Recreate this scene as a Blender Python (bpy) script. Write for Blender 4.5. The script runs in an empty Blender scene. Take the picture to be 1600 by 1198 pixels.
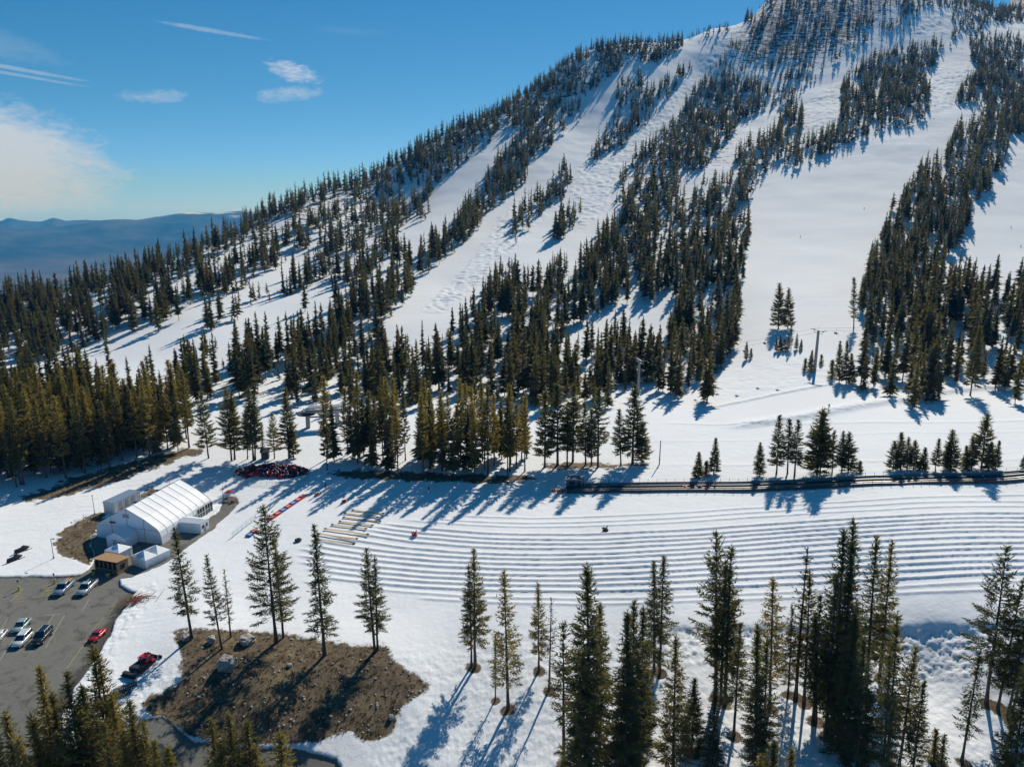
import bpy, math, random, mathutils
import numpy as np

# ------------------------------------------------------------------ camera, sky, sun, exposure
SC = bpy.context.scene
COL = SC.collection
PITCH = math.radians(13.4)
FPX, CX, CY = 1151.0, 800.0, 599.0          # focal length and centre, in pixels of a 1600 px wide frame
S = 1.25                                     # metres per survey unit
CAMZ = 61.0 * S
cam = bpy.data.objects.new("camera", bpy.data.cameras.new("camera"))
COL.objects.link(cam)
cam.data.sensor_width = 36.0
cam.data.lens = 36.0 * FPX / 1600.0
cam.data.clip_start = 0.5
cam.data.clip_end = 90000.0
cam.location = (0, 0, CAMZ)
cam.rotation_euler = (math.pi / 2 - PITCH, 0, 0)
SC.camera = cam

SUN_EL, SUN_AZ = math.radians(36.0), math.radians(23.0)     # azimuth clockwise from +Y
SC.view_settings.view_transform = 'Standard'
SC.view_settings.look = 'None'
SC.view_settings.gamma = 1.0
SC.view_settings.use_curve_mapping = False
SC.view_settings.exposure = 0.0
sun = bpy.data.objects.new("sun", bpy.data.lights.new("sun", 'SUN'))
COL.objects.link(sun)
sun.data.energy = 4.75
sun.data.angle = math.radians(0.53)
sun.data.color = (1.0, 0.95, 0.86)
sun.rotation_euler = (math.pi / 2 - SUN_EL, 0, math.pi - SUN_AZ)

world = bpy.data.worlds.new("World")
SC.world = world
world.use_nodes = True
WN, WL = world.node_tree.nodes, world.node_tree.links
WN.clear()
def wmath(op, a, b=None, c=None, clamp=False):
    n = WN.new('ShaderNodeMath'); n.operation = op; n.use_clamp = clamp
    for i, v in enumerate((a, b, c)):
        if v is None: continue
        if isinstance(v, (int, float)): n.inputs[i].default_value = v
        else: WL.new(v, n.inputs[i])
    return n.outputs[0]
w_sky = WN.new('ShaderNodeTexSky')
w_sky.sky_type = 'NISHITA'; w_sky.sun_disc = False
w_sky.sun_elevation = SUN_EL; w_sky.sun_rotation = SUN_AZ
w_sky.altitude = 2500; w_sky.air_density = 1.0; w_sky.dust_density = 0.0; w_sky.ozone_density = 4.0
w_bg = WN.new('ShaderNodeBackground'); w_out = WN.new('ShaderNodeOutputWorld')
w_bg.inputs['Strength'].default_value = 0.1
# deep, clear high-altitude blue
w_tint = WN.new('ShaderNodeVectorMath'); w_tint.operation = 'MULTIPLY_ADD'
WL.new(w_sky.outputs[0], w_tint.inputs[0]); w_tint.inputs[1].default_value = (.47, .63, .79); w_tint.inputs[2].default_value = (-.42, 0.15, .12)
w_pos = WN.new('ShaderNodeVectorMath'); w_pos.operation = 'MAXIMUM'; WL.new(w_tint.outputs[0], w_pos.inputs[0]); w_pos.inputs[1].default_value = (.08, .1, .1)
# clouds, laid out by compass bearing and elevation
w_tc = WN.new('ShaderNodeTexCoord')
w_sep = WN.new('ShaderNodeSeparateXYZ'); WL.new(w_tc.outputs['Generated'], w_sep.inputs[0])
w_az = wmath('MULTIPLY', wmath('ARCTAN2', w_sep.outputs[0], w_sep.outputs[1]), 57.29578)
w_el = wmath('MULTIPLY', wmath('ARCSINE', w_sep.outputs[2]), 57.29578)
w_map = WN.new('ShaderNodeCombineXYZ'); WL.new(w_az, w_map.inputs[0]); WL.new(wmath('MULTIPLY', w_el, 2.6), w_map.inputs[1])
def wnoise(scale, detail, rough, dist=0.0):
    n = WN.new('ShaderNodeTexNoise'); n.inputs['Scale'].default_value = scale
    n.inputs['Detail'].default_value = detail; n.inputs['Roughness'].default_value = rough
    n.inputs['Distortion'].default_value = dist
    WL.new(w_map.outputs[0], n.inputs['Vector']); return n.outputs[0]
w_n1 = wnoise(0.16, 6, 0.55, 0.3); w_n2 = wnoise(0.5, 7, 0.62, 0.6)
w_n3 = wnoise(1.7, 6, 0.6, 0.8)
w_n = wmath('ADD', wmath('ADD', wmath('MULTIPLY', w_n1, 0.4), wmath('MULTIPLY', w_n2, 0.3)), wmath('MULTIPLY', w_n3, 0.3))
def wcloud(az, el, raz, rel, tilt, amount, soft, noise=1.6):
    da = wmath('SUBTRACT', w_az, az)
    de = wmath('SUBTRACT', wmath('SUBTRACT', w_el, el), wmath('MULTIPLY', da, tilt))
    q = wmath('ADD', wmath('POWER', wmath('ABSOLUTE', wmath('DIVIDE', da, raz)), 2.0),
              wmath('POWER', wmath('ABSOLUTE', wmath('DIVIDE', de, rel)), 2.0))
    v = wmath('ADD', wmath('SUBTRACT', 1.0, q), wmath('MULTIPLY', wmath('SUBTRACT', w_n, 0.5), noise * 2))
    return wmath('MULTIPLY', wmath('DIVIDE', v, soft, clamp=True), amount, clamp=True)
w_clouds = [wcloud(-38.8, 3.5, 12.3, 4.5, -0.10, 0.95, 0.65, 1.25), wcloud(-15.7, 9.2, 2.1, 0.70, -0.22, 0.80, 1.1, 3.4),
            wcloud(-15.8, 7.7, 2.6, 0.6, 0.10, 0.46, 1.1, 3.4), wcloud(-24.4, 7.2, 2.2, 0.5, 0.05, 0.44, 1.1, 3.2),
            wcloud(-20.6, 11.4, 3.6, 0.17, -0.09, 0.34, 0.9, 2.2), wcloud(-33.5, 8.4, 5.2, 0.15, -0.11, 0.36, 0.8, 1.0),
            wcloud(-33.5, 8.05, 5.2, 0.12, -0.11, 0.30, 0.8, 1.0), wcloud(-33.0, 9.6, 4.0, 0.9, -0.15, 0.16, 1.2, 2.2),
            wcloud(-11.5, 11.9, 3.0, 0.3, 0.0, 0.07, 1.2, 2.2)]
w_c = w_clouds[0]
for c_ in w_clouds[1:]:
    w_c = wmath('MAXIMUM', w_c, c_)
w_mix = WN.new('ShaderNodeMix'); w_mix.data_type = 'RGBA'
WL.new(w_c, w_mix.inputs['Factor']); w_low = WN.new('ShaderNodeMapRange'); w_low.interpolation_type = 'SMOOTHERSTEP'; WL.new(w_el, w_low.inputs[0])
w_low.inputs[1].default_value = 9.0; w_low.inputs[2].default_value = -1.0; w_low.inputs[3].default_value = 0.0; w_low.inputs[4].default_value = 1.0
w_air = WN.new('ShaderNodeVectorMath'); w_air.operation = 'MULTIPLY_ADD'; WL.new(w_low.outputs[0], w_air.inputs[0])
w_air.inputs[1].default_value = (.1, .2, 3.6); WL.new(w_pos.outputs[0], w_air.inputs[2])
WL.new(w_air.outputs[0], w_mix.inputs['A'])
w_mix.inputs['B'].default_value = (5.5, 6.4, 7.8, 1)
WL.new(w_mix.outputs['Result'], w_bg.inputs['Color'])
WL.new(w_bg.outputs[0], w_out.inputs['Surface'])

rng = np.random.default_rng(7)
random.seed(7)

# ------------------------------------------------------------------ picture <-> ground
CP, SP = math.cos(PITCH), math.sin(PITCH)
def ray(px, py):
    a = (np.asarray(px, float) - CX) / FPX; b = (CY - np.asarray(py, float)) / FPX
    return a, CP + b * SP, -SP + b * CP
def project(X, Y, Z):
    zc = Y * CP - (Z - CAMZ) * SP
    yc = Y * SP + (Z - CAMZ) * CP
    zc = np.maximum(zc, 1e-3)
    return CX + FPX * X / zc, CY - FPX * yc / zc

# surveyed points of the ground: (px, py, height) near, (px, py, distance) on the mountain
PT_H = [(0,920,0),(100,930,0),(60,1000,0),(180,920,0),(0,1060,0),(120,1030,0),(-250,1000,0),(-250,900,0),(40,1150,-.5),(0,1198,-1),
 (150,830,.25),(260,860,.2),(340,780,.4),(200,760,.6),(50,780,.8),(-250,780,.8),(300,715,1.8),
 (0,700,2.3),(-250,700,2.3),(150,690,2.3),(300,680,2.3),
 (430,740,2.0),(380,800,.9),(500,780,1.9),(520,860,1.5),(400,900,.7),(400,960,.5),(600,960,1.1),(700,900,2.1),
 (650,740,3.2),(800,760,3.5),(760,850,2.8),(880,765,3.8),(880,720,4.3),(1200,758,6.6),(1590,742,10.2),(1850,735,13),
 (1200,850,5.4),(1200,930,4.7),(1600,800,9.4),(1600,940,8.2),(1850,850,12),(1850,950,11),(900,960,2.5),(1050,975,3.6),(1450,975,6.6),(1600,980,7.8),
 (1450,1063,2.8),(1450,1150,2.4),(1600,1110,3.2),(1200,1100,1.4),(1200,1190,.8),(1000,1060,1.0),(1000,1190,-.5),(850,1060,.9),(850,1190,-1.5),
 (700,1100,-1),(680,1198,-2.5),(620,1150,-1.8),
 (300,1000,.9),(450,1030,1.4),(600,1040,1.0),(640,1080,0),(420,1100,.3),(300,1080,-.2),(250,1000,.4),(230,1060,-.3),(450,1190,-2.6),(320,1170,-2.1),(200,1150,-1.2),
 (1850,1100,4.5),(-250,1190,-1.2)]
PT_Y = [(0,600,258),(300,600,250),(600,600,250),(900,600,248),(1100,600,236),(1200,600,226),(1270,577,238),(1400,600,220),(1600,600,212),
 (1400,640,186),(1600,640,180),(1850,600,208),(1200,640,197),(1000,640,204),(800,650,200),(600,650,202),(480,650,203),(300,650,205),(0,650,208),(-250,640,210),
 (0,540,330),(0,478,480),(-250,560,300),(-250,490,480),(150,540,320),(150,450,480),(300,500,345),(300,440,430),(300,392,550),(400,450,410),
 (450,400,500),(400,347,680),(500,303,760),(600,400,480),(600,500,330),(600,320,680),(600,263,830),(700,213,905),(450,500,340),
 (800,163,980),(800,300,640),(800,400,460),(800,500,330),(700,350,560),(700,450,395),
 (900,88,1050),(1000,68,1100),(1000,200,820),(1000,300,620),(1000,400,450),(1000,500,335),(900,180,850),(900,250,720),(900,450,390),
 (1110,47,1150),(1200,2,1420),(1200,100,1010),(1200,200,790),(1200,300,590),(1200,400,432),(1200,510,300),(1100,130,970),(1100,250,690),(1100,450,370),(1100,520,310),
 (1300,-22,1470),(1400,-22,1490),(1520,9,1450),(1400,100,985),(1400,180,750),(1400,300,550),(1400,400,412),(1400,500,298),
 (1600,30,1330),(1600,100,960),(1600,200,715),(1600,300,530),(1600,400,402),(1600,500,292),(1850,-40,1420),(1850,100,960),(1850,300,530),(1850,500,290)]
RIDGE = [(-250,490,480),(0,478,480),(150,450,480),(300,392,550),(400,347,680),(500,303,760),(600,263,830),(700,213,905),(800,163,980),(900,88,1050),(1000,68,1100),(1110,47,1150),(1200,2,1420),(1300,-22,1470),(1400,-22,1490),(1520,9,1450)]
def _ctrl():
    P = []
    for px, py, h in PT_H:
        h *= S; a, b, c = ray(px, py); t = (h - CAMZ) / c; P.append((a * t, b * t, h))
    for px, py, Y in PT_Y:
        Y *= S; a, b, c = ray(px, py); t = Y / b; P.append((a * t, Y, CAMZ + c * t))
    for px, py, Y in RIDGE:
        Y *= S; a, b, c = ray(px, py); t = Y / b; X = a * t; Z = CAMZ + c * t
        P.append((X * 1.14, Y * 1.14, Z - 20 - .02 * Y)); P.append((X * 1.5, Y * 1.5, Z - .18 * Y)); P.append((X * 2.4, Y * 2.4, Z - .5 * Y))
    P += [(75 * k, 28, -6 + k * 1.8) for k in (-2, -1, 0, 1, 2)] + [(100, 4, -6), (-100, 4, -7), (0, 4, -8)]
    a, b, c = ray(1590, -12); t = 2600 / b; P.append((a * t, 2600, CAMZ + c * t))
    a, b, c = ray(1850, -60); t = 2500 / b; P.append((a * t, 2500, CAMZ + c * t))
    return np.array(P)
CTRL = _ctrl()
def _uv(X, Y):
    Y = np.maximum(Y, 0)
    return np.stack([2.2 * X / (Y + 75.0), np.log(Y + 50.0)], -1)
_CU = _uv(CTRL[:, 0], CTRL[:, 1])
def _k(d2): return 0.5 * d2 * np.log(d2 + 1e-12)
_n = len(CTRL)
_A = np.zeros((_n + 3, _n + 3))
_A[:_n, :_n] = _k(((_CU[:, None] - _CU[None]) ** 2).sum(-1)) + np.eye(_n) * 2e-4
_A[:_n, _n] = 1; _A[:_n, _n + 1:] = _CU; _A[_n:, :_n] = _A[:_n, _n:].T
# solve for height / distance scale, so that far and near points weigh alike
_W = np.linalg.solve(_A, np.concatenate([(CTRL[:, 2] - CAMZ) / (CTRL[:, 1] + 50), [0, 0, 0]]))
def base_h(X, Y):
    X = np.asarray(X, float); Y = np.asarray(Y, float)
    sh = np.broadcast(X, Y).shape
    X = np.broadcast_to(X, sh).ravel(); Y = np.broadcast_to(Y, sh).ravel()
    out = np.empty(len(X))
    for s in range(0, len(X), 40000):
        q = _uv(X[s:s + 40000], Y[s:s + 40000])
        d2 = ((q[:, None, :] - _CU[None]) ** 2).sum(-1)
        out[s:s + 40000] = _k(d2) @ _W[:_n] + _W[_n] + q @ _W[_n + 1:]
    z = CAMZ + out * (np.maximum(Y, 0) + 50)
    r = np.hypot(X, Y)
    s = np.clip((r - 2900) / 1500, 0, 1); s = s * s * (3 - 2 * s)
    return (z * (1 - s) + (-900) * s).reshape(sh)

def hit(px, py, hf=None):
    """where the sight line through a picture point meets the ground"""
    hf = hf or base_h
    a, b, c = ray(px, py)
    t = 25.0 * (3600 / 25.0) ** np.linspace(0, 1, 900)
    g = hf(a * t, b * t) - (CAMZ + c * t)
    i = np.argmax(g > 0)
    if not g[i] > 0: return None
    lo, hi = t[max(i - 1, 0)], t[i]
    for _ in range(30):
        m = .5 * (lo + hi)
        if hf(np.array([a * m]), np.array([b * m]))[0] > CAMZ + c * m: hi = m
        else: lo = m
    return np.array([a * hi, b * hi, CAMZ + c * hi])

# ------------------------------------------------------------------ small helpers
def fbm(x, y, scale, octaves=4, seed=0, gain=0.5):
    tot = np.zeros_like(np.asarray(x, float)); amp = 1.0; nrm = 0
    for o in range(octaves):
        tot = tot + amp * pnoise(np.asarray(x) / scale, np.asarray(y) / scale, seed + o * 17); nrm += amp
        scale /= 2.03; amp *= gain
    return tot / nrm
_PG = np.random.default_rng(99).random((256, 256)) * 2 * math.pi
def pnoise(x, y, seed=0):
    """gradient noise, about -1..1"""
    xi = np.floor(x).astype(np.int64); yi = np.floor(y).astype(np.int64)
    xf = x - xi; yf = y - yi
    u = xf * xf * xf * (xf * (xf * 6 - 15) + 10); v = yf * yf * yf * (yf * (yf * 6 - 15) + 10)
    def g(ix, iy, dx, dy):
        a = _PG[(ix + seed * 57) & 255, (iy + seed * 131) & 255]
        return np.cos(a) * dx + np.sin(a) * dy
    n00 = g(xi, yi, xf, yf); n10 = g(xi + 1, yi, xf - 1, yf)
    n01 = g(xi, yi + 1, xf, yf - 1); n11 = g(xi + 1, yi + 1, xf - 1, yf - 1)
    return 1.5 * ((n00 * (1 - u) + n10 * u) * (1 - v) + (n01 * (1 - u) + n11 * u) * v)
def smooth(a, b, x):
    t = np.clip((x - a) / (b - a), 0, 1); return t * t * (3 - 2 * t)
def inpoly(px, py, poly):
    r = np.zeros(px.shape, bool); n = len(poly)
    for i in range(n):
        x0, y0 = poly[i]; x1, y1 = poly[(i + 1) % n]
        if y0 == y1: continue
        r ^= ((y0 > py) != (y1 > py)) & (px < (x1 - x0) * (py - y0) / (y1 - y0) + x0)
    return r
def softpoly(px, py, poly, w):
    """1 inside, 0 outside, a ramp of width w across the edge"""
    out = np.zeros(px.shape)
    xs = [p[0] for p in poly]; ys = [p[1] for p in poly]
    k = np.nonzero((px > min(xs) - w) & (px < max(xs) + w) & (py > min(ys) - w) & (py < max(ys) + w))[0]
    if len(k) == 0: return out
    X, Y = px[k], py[k]; d = np.full(len(k), 1e9); n = len(poly)
    for i in range(n):
        x0, y0 = poly[i]; x1, y1 = poly[(i + 1) % n]
        dx, dy = x1 - x0, y1 - y0; L = dx * dx + dy * dy + 1e-9
        t = np.clip(((X - x0) * dx + (Y - y0) * dy) / L, 0, 1)
        d = np.minimum(d, np.hypot(X - x0 - t * dx, Y - y0 - t * dy))
    s = np.where(inpoly(X, Y, poly), d, -d)
    out[k] = np.clip(.5 + s / w, 0, 1)
    return out

def tag(o, label=None, cat=None, group=None, kind=None):
    if label: o['label'] = label
    if cat: o['category'] = cat
    if group: o['group'] = group
    if kind: o['kind'] = kind
    return o
def empty(name, loc=(0, 0, 0), rz=0.0, scale=1.0):
    o = bpy.data.objects.new(name, None); COL.objects.link(o)
    o.location = tuple(float(v) for v in loc); o.rotation_euler = (0, 0, rz)
    o.scale = (scale,) * 3 if not isinstance(scale, (tuple, list)) else scale
    o.empty_display_size = 0.3
    return o
def link(name, me, parent=None):
    o = bpy.data.objects.new(name, me); COL.objects.link(o)
    if parent is not None: o.parent = parent
    return o
def np_mesh(name, V, Fq, mats, smooth_=False, mi=None):
    """mesh from an (n,3) array and an (m,k) index array"""
    V = np.asarray(V, np.float32); Fq = np.asarray(Fq, np.int32)
    me = bpy.data.meshes.new(name)
    me.vertices.add(len(V)); me.vertices.foreach_set('co', V.ravel())
    m, k = Fq.shape
    me.loops.add(m * k); me.loops.foreach_set('vertex_index', Fq.ravel())
    me.polygons.add(m); me.polygons.foreach_set('loop_start', np.arange(0, m * k, k, dtype=np.int32))
    if mi is not None: me.polygons.foreach_set('material_index', np.asarray(mi, np.int32))
    me.polygons.foreach_set('use_smooth', np.full(m, smooth_, bool))
    for q in mats: me.materials.append(q)
    me.update(); me.validate(verbose=False)
    return me

class MB:
    """collects shapes and links them as one mesh"""
    def __init__(s): s.v = []; s.f = []; s.m = []
    def add(s, vs, fs, mi=0):
        n = len(s.v); s.v += [tuple(map(float, p)) for p in vs]
        s.f += [tuple(n + i for i in f) for f in fs]; s.m += [mi] * len(fs); return s
    def box(s, c, d, rz=0.0, mi=0, top=1.0, ry=0.0):
        x, y, z = (q / 2 for q in d); vs = []
        for zz, k in ((-z, 1.0), (z, top)):
            for a, b in ((-x, -y), (x, -y), (x, y), (-x, y)):
                a2, b2, z2 = a * k, b * k, zz
                if ry: a2, z2 = a2 * math.cos(ry) + z2 * math.sin(ry), -a2 * math.sin(ry) + z2 * math.cos(ry)
                vs.append((c[0] + a2 * math.cos(rz) - b2 * math.sin(rz), c[1] + a2 * math.sin(rz) + b2 * math.cos(rz), c[2] + z2))
        return s.add(vs, [(3, 2, 1, 0), (4, 5, 6, 7), (0, 1, 5, 4), (1, 2, 6, 5), (2, 3, 7, 6), (3, 0, 4, 7)], mi)
    def tube(s, p, q, r0, r1=None, n=8, mi=0, caps=True):
        r1 = r0 if r1 is None else r1
        p = np.array(p, float); q = np.array(q, float); d = q - p; d /= np.linalg.norm(d) + 1e-9
        a = np.cross(d, (0, 0, 1) if abs(d[2]) < .9 else (1, 0, 0)); a /= np.linalg.norm(a); b = np.cross(d, a)
        vs = [tuple(c + r * (math.cos(t) * a + math.sin(t) * b)) for c, r in ((p, r0), (q, r1)) for t in [2 * math.pi * i / n for i in range(n)]]
        fs = [(i, (i + 1) % n, n + (i + 1) % n, n + i) for i in range(n)]
        if caps: fs += [tuple(range(n - 1, -1, -1)), tuple(range(n, 2 * n))]
        return s.add(vs, fs, mi)
    def path(s, pts, r, n=6, mi=0):
        for a, b in zip(pts[:-1], pts[1:]): s.tube(a, b, r, n=n, mi=mi)
        return s
    def loft(s, rings, mi=0, caps=True):
        n = len(rings[0]); vs = [p for r in rings for p in r]; fs = []
        for k in range(len(rings) - 1):
            for i in range(n): fs.append((k * n + i, k * n + (i + 1) % n, (k + 1) * n + (i + 1) % n, (k + 1) * n + i))
        if caps: fs += [tuple(range(n - 1, -1, -1)), tuple(range((len(rings) - 1) * n, len(rings) * n))]
        return s.add(vs, fs, mi)
    def prism(s, poly, y0, y1, mi=0):
        """(x, z) outline pushed from y0 to y1"""
        return s.loft([[(x, y0, z) for x, z in poly], [(x, y1, z) for x, z in poly]], mi)
    def torus(s, c, R, r, n=16, m=8, tilt=(0, 0), mi=0, sq=1.0):
        vs = []
        for i in range(n):
            t = 2 * math.pi * i / n
            for j in range(m):
                u = 2 * math.pi * j / m
                x, y, z = (R + r * math.cos(u)) * math.cos(t), (R + r * math.cos(u)) * math.sin(t), r * sq * math.sin(u)
                y, z = y * math.cos(tilt[0]) - z * math.sin(tilt[0]), y * math.sin(tilt[0]) + z * math.cos(tilt[0])
                x, z = x * math.cos(tilt[1]) + z * math.sin(tilt[1]), -x * math.sin(tilt[1]) + z * math.cos(tilt[1])
                vs.append((c[0] + x, c[1] + y, c[2] + z))
        fs = [(i * m + j, ((i + 1) % n) * m + j, ((i + 1) % n) * m + (j + 1) % m, i * m + (j + 1) % m) for i in range(n) for j in range(m)]
        return s.add(vs, fs, mi)
    def ball(s, c, r, n=10, m=6, mi=0):
        rings = [[(c[0] + r[0] * math.sin(a) * math.cos(t), c[1] + r[1] * math.sin(a) * math.sin(t), c[2] - r[2] * math.cos(a))
                  for t in [2 * math.pi * i / n for i in range(n)]] for a in [math.pi * (k + .02) / (m + .04) for k in range(m + 1)]]
        return s.loft(rings, mi)
    def mesh(s, name, mats, smooth_=False):
        me = bpy.data.meshes.new(name); me.from_pydata(s.v, [], s.f)
        for q in (mats if isinstance(mats, (list, tuple)) else [mats]): me.materials.append(q)
        me.polygons.foreach_set('material_index', s.m)
        me.polygons.foreach_set('use_smooth', [smooth_] * len(s.f)); me.update(); return me
    def build(s, name, mats, parent=None, smooth_=False, bevel=0.0):
        o = link(name, s.mesh(name, mats, smooth_), parent)
        if bevel:
            b = o.modifiers.new('bevel', 'BEVEL'); b.width = bevel; b.segments = 2; b.limit_method = 'ANGLE'
        return o

# ------------------------------------------------------------------ materials
def srgb(r, g, b): return tuple((v / 255 / 12.92) if v / 255 <= .04045 else ((v / 255 + .055) / 1.055) ** 2.4 for v in (r, g, b)) + (1.0,)
def new_mat(name):
    m = bpy.data.materials.new(name); m.use_nodes = True
    nt = m.node_tree; return m, nt.nodes, nt.links, nt.nodes['Principled BSDF']
def mat(name, col, rough=.6, metal=0.0, var=.12, scale=3.0, spec=.4, bump=0.0, coat=0.0):
    """a coloured surface with a little uneven wear"""
    m, N, L, P = new_mat(name)
    tc = N.new('ShaderNodeTexCoord'); n = N.new('ShaderNodeTexNoise'); n.inputs['Scale'].default_value = scale; n.inputs['Detail'].default_value = 4
    L.new(tc.outputs['Object'], n.inputs['Vector'])
    mx = N.new('ShaderNodeMix'); mx.data_type = 'RGBA'
    mx.inputs['A'].default_value = tuple(min(1, c * (1 - var)) for c in col[:3]) + (1,); mx.inputs['B'].default_value = tuple(min(1, c * (1 + var)) for c in col[:3]) + (1,)
    L.new(n.outputs[0], mx.inputs['Factor']); L.new(mx.outputs['Result'], P.inputs['Base Color'])
    P.inputs['Roughness'].default_value = rough; P.inputs['Metallic'].default_value = metal; P.inputs['Specular IOR Level'].default_value = spec
    P.inputs['Coat Weight'].default_value = coat
    if bump:
        b = N.new('ShaderNodeBump'); b.inputs['Strength'].default_value = bump; b.inputs['Distance'].default_value = .05
        L.new(n.outputs[0], b.inputs['Height']); L.new(b.outputs[0], P.inputs['Normal'])
    return m

def ground_material():
    m, N, L, P = new_mat('ground')
    tc = N.new('ShaderNodeTexCoord'); at = N.new('ShaderNodeAttribute'); at.attribute_name = 'cover'
    sp = N.new('ShaderNodeSeparateColor'); L.new(at.outputs['Color'], sp.inputs[0])
    def noise(scale, detail, rough=.6, dist=0.0):
        n = N.new('ShaderNodeTexNoise'); n.inputs['Scale'].default_value = scale; n.inputs['Detail'].default_value = detail
        n.inputs['Roughness'].default_value = rough; n.inputs['Distortion'].default_value = dist
        L.new(tc.outputs['Object'], n.inputs['Vector']); return n.outputs[0]
    def ma(op, a, b=None, clamp=False):
        n = N.new('ShaderNodeMath'); n.operation = op; n.use_clamp = clamp
        for i, v in enumerate((a, b)):
            if v is None: continue
            if isinstance(v, (int, float)): n.inputs[i].default_value = v
            else: L.new(v, n.inputs[i])
        return n.outputs[0]
    def mix(f, a, b):
        n = N.new('ShaderNodeMix'); n.data_type = 'RGBA'
        if isinstance(f, (int, float)): n.inputs['Factor'].default_value = f
        else: L.new(f, n.inputs['Factor'])
        for k, v in (('A', a), ('B', b)):
            if isinstance(v, tuple): n.inputs[k].default_value = v
            else: L.new(v, n.inputs[k])
        return n.outputs['Result']
    nbig, nmid, nfine, npat = noise(.05, 5), noise(.6, 6, .65), noise(3.5, 6, .7), noise(.22, 5, .6, .5)
    # snow: bright, a little grey where it is old and dusty
    snow = mix(ma('MULTIPLY', nbig, .9), (.78, .80, .83, 1), (.86, .875, .90, 1))
    dust = ma('MULTIPLY', ma('SUBTRACT', nmid, .60, True), 1.1, True)
    snow = mix(dust, snow, (.52, .51, .50, 1))
    # bare soil with dry grass, gravel and specks of snow
    soil = mix(ma('MULTIPLY', ma('SUBTRACT', ma('ADD', ma('MULTIPLY', nfine, .55), ma('MULTIPLY', nmid, .45)), .36, True), 3.2, True), (.036, .027, .020, 1), (.27, .205, .138, 1))
    soil = mix(ma('MULTIPLY', ma('SUBTRACT', npat, .5, True), 4.0, True), soil, mix(nfine, (.11, .088, .052, 1), (.36, .285, .165, 1)))
    soil = mix(ma('MULTIPLY', ma('SUBTRACT', noise(7.0, 3), .68, True), 9.0, True), soil, (.42, .40, .37, 1))
    # worn asphalt
    asp = mix(nmid, (.150, .148, .134, 1), (.215, .210, .190, 1))
    asp = mix(ma('MULTIPLY', ma('SUBTRACT', noise(.3, 4, .6, 1.2), .54, True), 5.0, True), asp, (.090, .087, .082, 1))
    asp = mix(ma('MULTIPLY', ma('SUBTRACT', nfine, .62, True), 2.0, True), asp, (.28, .275, .25, 1))
    asp = mix(ma('MULTIPLY', at.outputs['Alpha'], .8, True), asp, mix(nfine, (.035, .032, .028, 1), (.085, .078, .066, 1)))
    mp = N.new('ShaderNodeMapping'); mp.inputs['Scale'].default_value = (.7, 1.0, 1.5); L.new(tc.outputs['Object'], mp.inputs[0])
    nb = N.new('ShaderNodeTexNoise'); nb.inputs['Scale'].default_value = .14; nb.inputs['Detail'].default_value = 6; nb.inputs['Roughness'].default_value = .68; L.new(mp.outputs[0], nb.inputs['Vector']); band = nb.outputs[0]
    rock = mix(nmid, (.045, .040, .036, 1), (.16, .14, .12, 1))
    wob = ma('MULTIPLY', ma('SUBTRACT', ma('ADD', ma('MULTIPLY', nmid, .6), ma('MULTIPLY', nfine, .4)), .5), 1.5)
    def edge(ch, k): return ma('MULTIPLY', ma('ADD', ma('SUBTRACT', sp.outputs[ch], .5), wob), k, True)
    fac_s, fac_r = ma('ADD', edge(0, 7.0), .5, True), None
    fs = ma('ADD', ma('MULTIPLY', ma('ADD', ma('SUBTRACT', sp.outputs[0], .5), wob), 6.0), .5, True)
    fa = ma('ADD', ma('MULTIPLY', ma('ADD', ma('SUBTRACT', sp.outputs[1], .5), ma('MULTIPLY', wob, .5)), 9.0), .5, True)
    fr = ma('ADD', ma('MULTIPLY', ma('ADD', ma('SUBTRACT', sp.outputs[2], .62), ma('MULTIPLY', ma('SUBTRACT', band, .5), 3.4)), 5.0), .5, True)
    fr = ma('MULTIPLY', fr, ma('GREATER_THAN', sp.outputs[2], .02))
    c = mix(fr, mix(fa, mix(fs, snow, soil), asp), rock)
    L.new(c, P.inputs['Base Color'])
    P.inputs['Roughness'].default_value = .85; P.inputs['Specular IOR Level'].default_value = .06
    b = N.new('ShaderNodeBump'); b.inputs['Strength'].default_value = .5; b.inputs['Distance'].default_value = .13
    h = ma('ADD', ma('MULTIPLY', nfine, .6), ma('MULTIPLY', noise(1.1, 4), 1.2))
    L.new(h, b.inputs['Height']); L.new(b.outputs[0], P.inputs['Normal'])
    return m
M_GROUND = ground_material()

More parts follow.
